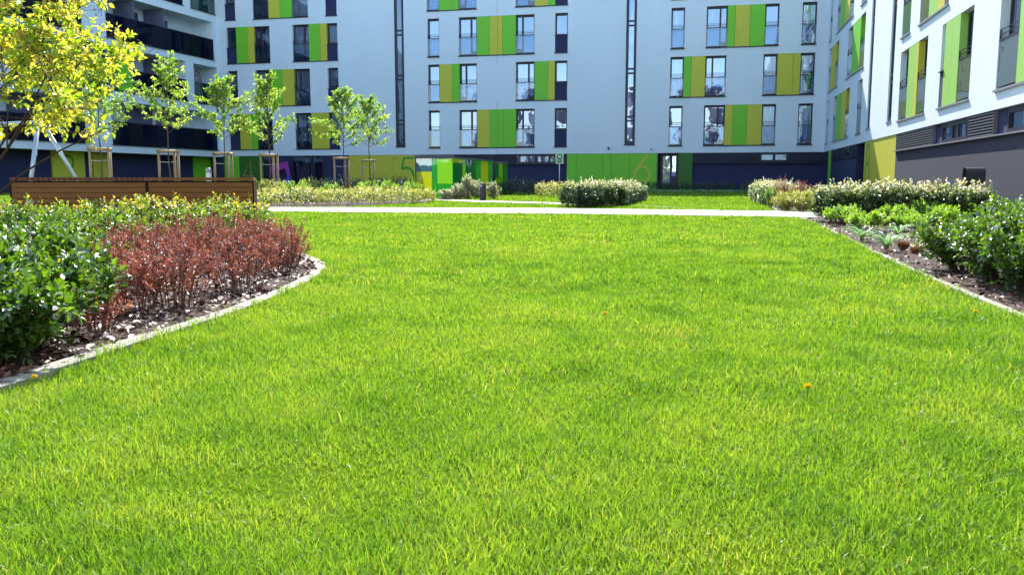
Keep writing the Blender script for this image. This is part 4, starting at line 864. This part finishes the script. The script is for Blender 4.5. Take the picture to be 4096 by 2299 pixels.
def stakes(x, y, rot, label, h=1.40, s=.50, slim=1.0):
    root = empty('stake_frame', (x, y, 0), rot, label, 'stake frame', 'wooden stake frames around the young trees')
    pts = [(-s / 2, -s * .29), (s / 2, -s * .29), (0, s * .58)]
    for px_, py_ in pts: b = MB(); b.tube([(px_ * 1.02, py_ * 1.02, -.05), (px_, py_, h - .04)], [.035 * slim, .032 * slim], 10); b.build('post', M['stake'], root, smooth=True)
    for (a, c) in ((0, 1), (1, 2), (2, 0)):
        A_, B_ = Vector((*pts[a], h - .035)), Vector((*pts[c], h - .035)); d = (B_ - A_).normalized() * .05; dz = Vector((0, 0, .012 * a))
        b = MB(); b.tube([A_ - d + dz, B_ + d + dz], .036 * slim, 10); b.build('rail', M['stake'], root, smooth=True)
    for i, (px_, py_) in enumerate(pts): b = MB(); b.tube([(px_, py_, h - .30 + i * .006), (px_ * .12, py_ * .12, h - .31 + i * .006)], .010, 6); b.build('tie_strap', M['strap'], root)
TR = [(430, 21.0, 3.15, 1.75, 1.25, 'staked young tree furthest left, behind the swing frame'), (697, 22.6, 3.60, 1.80, 1.20, 'staked young tree with a loose open crown behind the benches'), (912, 24.5, 3.42, 1.75, 1.15, 'staked young tree third from the left, before the corner of the two blocks'),
      (1092, 26.0, 3.62, 1.62, 1.20, 'staked young tree right of the benches, in front of the tilted pink sign'), (1378, 29.5, 3.62, 1.72, 1.30, 'narrow staked young tree, left of the pair by the entrance 5 wall'), (1485, 33.0, 3.55, 1.85, 1.35, 'darker staked young tree, right of the pair by the entrance 5 wall')]
for i, (px, D, tp, cb, wd, lab) in enumerate(TR):
    x, y = sapling(px, D, tp, cb, wd, lab, 40 + i, (.8, .62, .85, .8, 1.15, 1.15)[i])
    stakes(x, y, -.15 + .25 * math.sin(i * 2.3), ['wooden stake frame of the leftmost young tree', 'wooden stake frame behind the middle of the benches', 'wooden stake frame behind the right-hand bench', 'wooden stake frame with a bright top rail, in front of the tilted pink sign', 'wooden stake frame before the edge of the yellow wall', 'slim wooden stake frame in front of the yellow wall'][i], s=.50)

# ------------------------------------------------------------------ golden tree at the upper left
def gold_tree():
    r = np.random.default_rng(5); x, y = -4.25, 6.2; root = empty('golden_tree', (x, y, 0), 0, 'small tree with yellow-green leaves and bare dark stems reaching in from the left', 'tree')
    P0, P1, r0, r1, O, T, Ls = [], [], [], [], [], [], []
    LV = []
    def grow(p, d, ln, rad, lvl):
        m_ = 6
        for k in range(m_):
            q = p + d * ln / m_; P0.append(p); P1.append(q); LV.append(lvl); f0 = rad * (1 - .75 * k / m_); f1 = rad * (1 - .75 * (k + 1) / m_); r0.append(f0); r1.append(f1)
            if lvl < 3 and k >= (2 if lvl == 0 else 1):
                for _ in range(1 if (lvl or k % 2) else 2):
                    nd = nrm(d + r.normal(0, .48, 3) + np.array([.14, 0, -.02])); grow(q, nd, ln * r.uniform(.32, .5), f1 * .6, lvl + 1)
            if lvl >= 2:
                for _ in range(2): O.append(p + (q - p) * r.random()); T.append(nrm(d * .5 + r.normal(0, .6, 3) + [0, 0, .1])); Ls.append(r.uniform(.05, .12))
            d = nrm(d + r.normal(0, .07, 3) + np.array([.02, 0, -.01])); p = q
        if lvl >= 1: O.append(p); T.append(d); Ls.append(.09)
    for dx, dy, dz, ln, b in ((.76, .05, .66, 2.2, .012), (.68, -.05, .80, 2.4, .013), (.52, .2, .95, 2.4, .013), (.46, -.2, 1.0, 2.5, .014), (.34, .1, 1.1, 2.5, .014), (.22, -.1, 1.25, 2.5, .014), (.08, .15, 1.3, 2.4, .014), (-.15, .1, 1.3, 2.2, .014), (.60, .1, .90, 2.5, .012)):
        grow(np.array([r.normal(0, .05), r.normal(0, .05), 0.0]), nrm(np.array([dx, dy, dz])), ln * .92, b, 0)
    LV = np.array(LV)
    P0, P1, r0, r1, O, T, Ls = map(np.array, (P0, P1, r0, r1, O, T, Ls))
    zk = [0, .80, .92, 1.05, 1.2, 1.35, 1.47, 1.60, 1.68, 1.8, 1.92, 2.6]; xk = [-2.0, -2.4, -2.92, -2.95, -3.0, -2.72, -2.50, -2.62, -3.05, -3.15, -2.85, -2.85]
    xm = lambda Q: np.interp(Q[:, 2], zk, xk) * (Q[:, 1] + y) / 6.2 - x      # outline of the crown on its right side
    keep = (P1[:, 0] < xm(P1) + .02) & ((LV == 0) | (P1[:, 2] > .98)); P0, P1, r0, r1 = P0[keep], P1[keep], r0[keep], r1[keep]
    segs(P0, P1, np.maximum(r0, .0018), np.maximum(r1, .0015), 'trunk', M['bark'], root, n=6)
    k = (O[:, 2] > .99 + .07 * np.sin(O[:, 0] * 9)) & (r.random(len(O)) < .165 - .05 * (O[:, 0] > -3.2 - x)) & (O[:, 0] + T[:, 0] * Ls < xm(O) + r.normal(0, .06, len(O))); O, T, Ls = O[k], T[k], Ls[k]
    segs(O, O + T * Ls[:, None], .0018, .001, 'twigs', M['bark'], root)
    P, Dd, U, Ln, Wd, idx, f = twig_leaves(O, T, Ls, 6, .052, .031, 1.0, .45)
    tn = np.clip(r.normal(.45, .22, len(O))[idx] + r.normal(0, .15, len(P)) + .25 * (f > .8), 0, 1); leaves(P, Dd, U, Ln, Wd, tn, 'crown', M['yellowleaf'], root)
    # small pinkish bud clusters at some ends
    s = r.choice(len(O), 60); B = np.repeat(O[s] + T[s] * Ls[s][:, None], 26, 0); q = r.normal(0, .018, B.shape); d = nrm(r.normal(size=B.shape)); leaves(B + q + [0, 0, .02], d, nrm(r.normal(size=B.shape)), np.full(len(B), .008), np.full(len(B), .007), r.random(len(B)), 'buds', M['pink'], root)
    print('gold leaves', len(P))
gold_tree()

# ------------------------------------------------------------------ benches
def bench_pt(px, D0=11.2, ang=R(11)):
    x0, y0 = at(57, D0); k = (px - CX) / F; t = (k * y0 - x0) / (math.cos(ang) - k * math.sin(ang)); return x0 + t * math.cos(ang), y0 + t * math.sin(ang)
def bench(x0, x1, label, vert_top):
    xa, ya = bench_pt(x0); xb, yb = bench_pt(x1); L_ = math.hypot(xb - xa, yb - ya); root = empty('slatted_bench', (xa, ya, 0), R(11), label, 'bench', 'slatted wooden benches')
    h = .66; n = 7; b = MB()
    for i in range(n): z = h - .060 - .070 * (i + 1); b.box(.012, L_ - .012, -.012, .012, z, z + .063)
    b.build('front_slats', M['wood'], root)
    b = MB(); b.box(.012, L_ - .012, .016, .03, .05, h - .05); b.build('backing_board', M['wood_end'], root)
    b = MB()
    if vert_top:
        k = int(L_ / .062)
        for i in range(k): a = i * L_ / k; b.box(a, a + L_ / k * .72, -.03, .42, h - .045, h)
    else:
        for i in range(5): b.box(0, L_, -.03 + i * .09, .05 + i * .09, h - .04, h)
    b.build('seat_slats', M['wood'] if not vert_top else paint('wood_dark_red', (.11, .030, .012), .5, .3, 8), root)
    for a, c in ((-.02, .010), (L_ - .010, L_ + .006)): b = MB(); b.box(a, c, .0, .38, 0, h - .05); b.build('end_panel', M['wood_end'], root)
bench(57, 596, 'left slatted wooden bench, its top slats laid crosswise', True)
bench(601, 1021, 'right slatted wooden bench, its top boards running lengthwise', False)

# ------------------------------------------------------------------ swing frame
sw = empty('swing_frame', (at(185, 20)[0], 20, 0), 0, 'galvanised playground swing frame behind the benches at the left', 'swing')
topz = .62 + (722 - 497) / F * 20; s_ = 20 / F
b = MB(); b.tube([(0, 0, topz), (-195 * s_, .3, topz - .02), (-330 * s_, .5, topz - .02)], .052, 12); b.build('crossbeam', M['steel'], sw, smooth=True)
for a, dy in ((-15, -.55), (150, .5)): b = MB(); b.tube([(0 + (8 if a > 0 else 0) * s_, 0, topz + .06), (a * s_, dy, 0)], .05, 12); b.build('leg', M['steel'], sw, smooth=True)
for a, dy in ((-145, -.55), (-345, .6)): b = MB(); b.tube([(-210 * s_, .32, topz + .04), (a * s_, dy, 0)], .05, 12); b.build('leg', M['steel'], sw, smooth=True)
for sx in (-.10, -.14):
    b = MB()
    for k in range(16): b.tube([(sx * 1.0, .02, topz - .05 - k * .042), (sx + .006 * (-1) ** k, .02, topz - .085 - k * .042)], .009, 5)
    b.build('chain', M['steel'], sw)
b = MB(); b.tube([(sx, .02, topz - .72) for sx in (-.12, -.10)], .03, 6); b.build('chain_end', M['steel'], sw)
b = MB(); b.tube([(.02, 0, topz - .10), (.02, 0, topz + .10)], .066, 12); b.build('joint', M['steel'], sw)
# white marker post behind the bench
x, y = at(845, 22); mp_ = empty('marker_post', (x, y, 0), 0, 'short pale post with rounded cap behind the right bench', 'post')
b = MB(); b.box(-.055, .055, -.055, .055, 0, .82); b.build('post', M['white'], mp_, bevel=.008)
b = MB(); pr = [(-.058, .835)] + [(.058 * math.cos(t), .90 + .04 * math.sin(t)) for t in np.linspace(math.pi, 0, 10)] + [(.058, .835)]; k0 = len(b.v)
for yy in (-.058, .058): b.poly([(p[0], yy, p[1]) for p in (pr if yy < 0 else pr[::-1])])
for i in range(len(pr)): j = (i + 1) % len(pr); b.quad((pr[i][0], -.058, pr[i][1]), (pr[i][0], .058, pr[i][1]), (pr[j][0], .058, pr[j][1]), (pr[j][0], -.058, pr[j][1]))
b.build('cap', M['sillgrey'], mp_)

# ------------------------------------------------------------------ tilted pink and blue sign frame
def grad(name):
    m, t, out = newmat(name); L = t.links.new; p = t.nodes.new('ShaderNodeBsdfPrincipled'); tc = t.nodes.new('ShaderNodeTexCoord'); sp = t.nodes.new('ShaderNodeSeparateXYZ'); L(tc.outputs['Generated'], sp.inputs[0])
    rp = t.nodes.new('ShaderNodeValToRGB'); e = rp.color_ramp.elements; e.new(.5); e[0].position = .25; e[0].color = (.004, .14, .65, 1); e[1].position = .48; e[1].color = (.08, .06, .42, 1); e[2].position = .72; e[2].color = (.40, .04, .36, 1)
    L(sp.outputs['Z'], rp.inputs[0]); L(rp.outputs[0], p.inputs[0]); p.inputs['Roughness'].default_value = .4; L(p.outputs[0], out.inputs[0]); return m
def B_of(px, py, vv):       # point of a plane parallel to the back facade, vv metres in front of it
    r_ = ray(px, py); P = C0 + dR * vv; n = dR; t = float(np.dot(P, n)) / (r_[0] * n[0] + r_[1] * n[1]); X = np.array([r_[0] * t, r_[1] * t]); return float(np.dot(X - P, dB)), HC + r_[2] * t
oc = [B_of(*p, .5) for p in ((1080, 668), (1146, 645), (1150, 651), (1167, 722), (1166, 742), (1158, 750), (1118, 772), (1112, 768))]
ic = [B_of(*p, .5) for p in ((1104, 687), (1141, 672), (1151, 712), (1116, 728))]
org = uv(-33, .5); sg = empty('shop_sign', (org[0], org[1], 0), -A, 'tilted open frame sign fading from magenta to blue at the shop front', 'sign')
b = MB(); oo = [(s + 33, z) for s, z in oc]; ii = [(s + 33, z) for s, z in ic]
ring_o = [oo[0], oo[1], oo[2], oo[3], oo[4], oo[5], oo[6], oo[7]]; near = [0, 1, 1, 2, 2, 2, 3, 3]
for yy, fl_ in ((-.05, 1), (.05, -1)):
    for i in range(8):
        j = (i + 1) % 8; q = [(*ring_o[i], ), (*ring_o[j], ), (*ii[near[j]], ), (*ii[near[i]], )]; q = [(a, yy, c) for a, c in q]
        if near[i] == near[j]: q = q[:3]
        b.poly(q if fl_ < 0 else q[::-1])
for rng_, n_ in ((ring_o, 8), (ii, 4)):
    for i in range(n_): j = (i + 1) % n_; b.quad((rng_[i][0], -.05, rng_[i][1]), (rng_[j][0], -.05, rng_[j][1]), (rng_[j][0], .05, rng_[j][1]), (rng_[i][0], .05, rng_[i][1]))
b.build('sign_frame', grad('sign_gradient'), sg)
b = MB(); b.tube([(ring_o[6][0] + .3, 0, 0), (ring_o[6][0] + .3, 0, .35)], .03); b.build('foot', M['char'], sg)

# ------------------------------------------------------------------ glass shelter
cg = lambda n, c: clearglass(n, c, c, .93, .07, .5)
GL = {'y': cg('glass_yellow', (.80, .82, .02)), 'l': cg('glass_lime', (.48, .85, .02)), 'g': cg('glass_green', (.06, .58, .10)), 'd': cg('glass_deep', (.02, .33, .06)), 't': clearglass('glass_teal', (.55, .75, .75), (.08, .25, .26), .45, .22)}
shx, shy = -2.02, 29.26; gs = empty('glass_shelter', (shx, shy, 0), -A, 'low shelter of lime, yellow and green glass panels with a dark roof edge', 'shelter')
W1, Ls, TZ = 1.32, 5.5, 1.37
fp = [(-W1, -.74, .92, TZ, 't'), (-W1, -.74, .02, .92, 'y'), (-.74, -.56, .02, TZ, 'g'), (-.56, 0, .50, TZ, 'l'), (-.56, 0, .02, .50, 'g')]
for a, c, z0, z1, k in fp: b = MB(); b.box(a + .006, c - .006, -.01, .004, z0 + .004, z1 - .004); b.build('glass_panel', GL[k], gs)
sp_ = [(0, 1.15, 1.22, TZ, 'y'), (0, 1.15, .02, 1.22, 'd'), (1.15, 1.55, .02, TZ, 'l'), (1.55, 3.0, 1.2, TZ, 't'), (1.55, 3.0, .02, 1.2, 'd'), (3.0, 3.7, .02, TZ, 'g'), (3.7, 4.75, .02, TZ, 'y'), (4.75, Ls, .02, TZ, 'g')]
for a, c, z0, z1, k in sp_: b = MB(); b.box(-.004, .010, a + .006, c - .006, z0 + .004, z1 - .004); b.build('glass_panel', GL[k], gs)
b = MB(); b.box(-W1 - .006, -W1 + .006, 0.02, Ls, .02, TZ); b.build('glass_panel', GL['g'], gs)
b = MB(); b.box(-W1 - .04, .03, -.045, .05, TZ, TZ + .10); b.box(-W1 - .04, .03, Ls - .05, Ls + .04, TZ, TZ + .06); b.box(-.05, .03, .05, Ls - .05, TZ, TZ + .06); b.box(-W1 - .04, -W1 + .04, .05, Ls - .05, TZ, TZ + .06); b.build('roof_edge', M['greymetal'], gs)
b = MB()
for px_, py_ in ((-W1 - .02, -.02), (-.02, Ls - .03), (-W1 - .02, Ls - .03)): b.box(px_, px_ + .03, py_, py_ + .03, 0, TZ)
b.build('corner_posts', M['char'], gs)
gp = at(1972, 35.8); g2 = empty('glass_shelter', (gp[0], gp[1], 0), -A, 'small narrow green glass box just beyond the large glass shelter', 'shelter')
for a, c, z0, z1, k in ((.12, .26, .72, 1.32, 'd'), (.26, .42, .72, 1.32, 'l'), (.12, .42, .02, .72, 'l')): b = MB(); b.box(a + .004, c - .004, -.01, .004, z0, z1 - .004); b.build('glass_panel', GL[k], g2)
b = MB(); b.box(0, .118, -.015, .10, 0, 1.33); b.build('post', M['plinth'], g2)
b = MB(); b.box(-.02, .45, -.03, .9, 1.332, 1.40); b.build('roof_edge', M['greymetal'], g2)
b = MB(); b.box(.405, .42, .01, .88, .02, 1.33); b.build('side_panel', GL['d'], g2)

# ------------------------------------------------------------------ assembly-point sign, small sign, bollard, bin
x, y = at(2236, 32.5); k = 32.5 / F; zt = HC + (722 - 615) * k; zb = HC + (722 - 656) * k; sg = empty('assembly_point_sign', (x, y, 0), 0, 'green and white evacuation assembly point sign on a thin pole', 'sign')
b = MB(); b.tube([(0, .03, 0), (0, .03, zt - .05)], .018, 10); b.build('pole', M['steel'], sg, smooth=True)
ws = .145; b = MB(); b.box(-ws, ws, -.006, .006, zb, zt); sh_ = b.build('plate', M['white'], sg)
hz = zt - zb; zmid = zb + hz * .34
b = MB(); b.box(-ws * .80, ws * .80, -.0085, -.0065, zmid, zt - .022); b.box(-ws * .80, ws * .80, -.0085, -.0065, zb + .022, zmid - .012); b.build('green_field', M['signgreen'], sh_)
b = MB(); yy = -.0105; cz = (zmid + zt - .022) / 2 - .008
def disk(cx_, cz_, rx_, rz_=None): rz_ = rz_ or rx_; b.poly([(cx_ + rx_ * math.cos(t), yy, cz_ + rz_ * math.sin(t)) for t in np.linspace(0, 2 * math.pi, 14)[:-1]])
for dx, dz, r_ in ((0, .055, .015), (-.034, .042, .013), (.034, .042, .013)): disk(dx, cz + dz, r_)
disk(0, cz + .004, .030, .032); disk(-.040, cz + .004, .020, .026); disk(.040, cz + .004, .020, .026)
for sx_ in (-1, 1):
    for sz_ in (-1, 1):
        ax, az = sx_ * .066, cz + sz_ * .066
        b.poly([(ax, yy - .001, az), (ax + sx_ * .036, yy - .001, az), (ax, yy - .001, az + sz_ * .036)][::1])
        b.quad((ax + sx_ * .002, yy - .002, az + sz_ * .018), (ax + sx_ * .018, yy - .002, az + sz_ * .002), (ax + sx_ * .040, yy - .002, az + sz_ * .024), (ax + sx_ * .024, yy - .002, az + sz_ * .040))
b.build('pictogram', M['white'], sh_)
text(sh_, 'Miejsce zbiórki', 0, zmid - .050, .034, -.0105, M['white'], align='CENTER'); text(sh_, 'do ewakuacji', 0, zmid - .092, .034, -.0105, M['white'], align='CENTER')
x, y = at(1610, 22.4); k = 22.4 / F; ss = empty('lawn_sign', (x, y, 0), 0, 'small dark plate with pale print on a thin grey stick before the hedge', 'sign')
zt, zb = HC + 5 * k, HC - 20 * k
b = MB(); b.tube([(0, .012, 0), (0, .012, zb + .02)], .011, 8); b.build('pole', M['steel'], ss)
b = MB(); b.box(-.052, .052, -.006, .006, zb, zt); pl = b.build('plate', M['char'], ss)
b = MB(); b.box(-.05, .05, -.009, -.0065, zt - .012, zt); b.box(-.032, .03, -.009, -.0065, zb + .070, zb + .125); b.box(-.035, .035, -.009, -.0065, zb + .040, zb + .048); b.box(-.030, .030, -.009, -.0065, zb + .02, zb + .027); b.build('print', M['sillgrey'], pl)
x, y = G(1933, 803); bo = empty('bollard', (x, y, 0), 0, 'dark square bollard with a small pale label at the edge of the narrow path', 'bollard')
b = MB(); b.prism([(-.10, -.09), (.0, -.12), (.09, -.09), (.09, .09), (-.10, .09)], 0, .52); b.build('post', M['char'], bo, bevel=.006)
b = MB(); b.prism([(-.104, -.094), (.0, -.124), (.094, -.094), (.094, .094), (-.104, .094)], .521, .532); b.build('lid', M['greymetal'], bo)
b = MB(); b.poly([(-.095, -.0945, .42), (-.035, -.1125, .42), (-.035, -.1125, .49), (-.095, -.0945, .49)]); b.build('label_plate', M['sillgrey'], bo)
x, y = at(3880, 18.0); bn = empty('litter_bin', (x, y, 0), -A, 'charcoal litter bin with an arched hood and wooden front slats by the grey plinth', 'bin')
hw, hd, hh_ = .19, .13, .78; pf = [(-hd, 0.05), (-hd, hh_)] + [(hd * math.cos(t), hh_ + hd * .85 * math.sin(t)) for t in np.linspace(math.pi, 0, 14)][1:] + [(hd, 0.05)]
b = MB()
for i in range(len(pf) - 1):
    a, c = pf[i], pf[i + 1]; b.quad((-hw, a[0], a[1]), (hw, a[0], a[1]), (hw, c[0], c[1]), (-hw, c[0], c[1])); b.quad((-hw, a[0] * .93, a[1]), (-hw, c[0] * .93, c[1]), (hw, c[0] * .93, c[1]), (hw, a[0] * .93, a[1]))
b.poly([(hw, p[0], p[1]) for p in pf]); b.build('hood', M['char'], bn)
b = MB()
for i in range(5): b.box(-hw + .002, -hw + .02, -hd * .9 + i * .047, -hd * .9 + i * .047 + .04, .06, .64)
b.build('front_slats', M['wood'], bn)
b = MB(); b.box(-hw + .03, hw - .03, -.1, .1, 0, .62); b.build('inner_box', M['black'], bn)
for px, D, lab in ((1262, 30, 0), (1515, 30.5, 1)):
    x, y = at(px, D); o = empty('ground_spotlight', (x, y, 0), 0, 'tiny dark ground light %s' % ('left of the narrow young tree' if lab == 0 else 'behind the hedge right of the darker young tree'), 'light')
    b = MB(); b.tube([(0, 0, 0), (0, 0, .50)], .02); b.build('stem', M['char'], o); b = MB(); b.box(-.10, .10, -.08, .08, .50, .60); b.build('head', M['char'], o, bevel=.01)

# ------------------------------------------------------------------ dandelions and a fallen leaf
for (px, py, sz), lab in zip(((3227, 1590, 1), (2418, 1277, .9), (3898, 1270, 1), (138, 1548, .8), (2085, 930, .9)), ('open yellow dandelion lowest in the photo, right of the middle', 'yellow dandelion in the middle of the lawn', 'yellow dandelion near the right kerb', 'orange flower head beside the left kerb', 'tiny yellow dandelion far out on the lawn')):
    x, y = G(px, py + 14); o = empty('dandelion', (x, y, 0), 0, lab, 'flower', 'dandelions in the lawn')
    b = MB(); b.tube([(0, 0, 0), (.002, 0, .040)], .0015, 5); b.build('stem', M['lightgreen'], o)
    n = 70; th = rng.uniform(0, 6.28, n); el = rng.uniform(.05, 1.3, n); D_ = np.stack([np.cos(th) * np.cos(el), np.sin(th) * np.cos(el), np.sin(el)], 1)
    leaves(np.tile([[.002, 0, .040]], (n, 1)), D_, nrm(rng.normal(size=(n, 3))), np.full(n, .014 * sz), np.full(n, .0035), rng.random(n), 'petals', M['petal'], o)
x, y = G(2410, 985)
o = leaves(np.array([[x, y, .035], [x + .03, y, .04]]), nrm(np.array([[1., .2, .1], [.9, -.4, .2]])), np.array([[0, 0, 1.], [0, .3, 1.]]), np.array([.07, .05]), np.array([.035, .03]), np.array([.3, .4]), 'dry_leaf', M['drytuft'], None)
tag(o, 'curled brown dead leaf lying on the far lawn', 'leaf')
print('objects', len(bpy.data.objects))
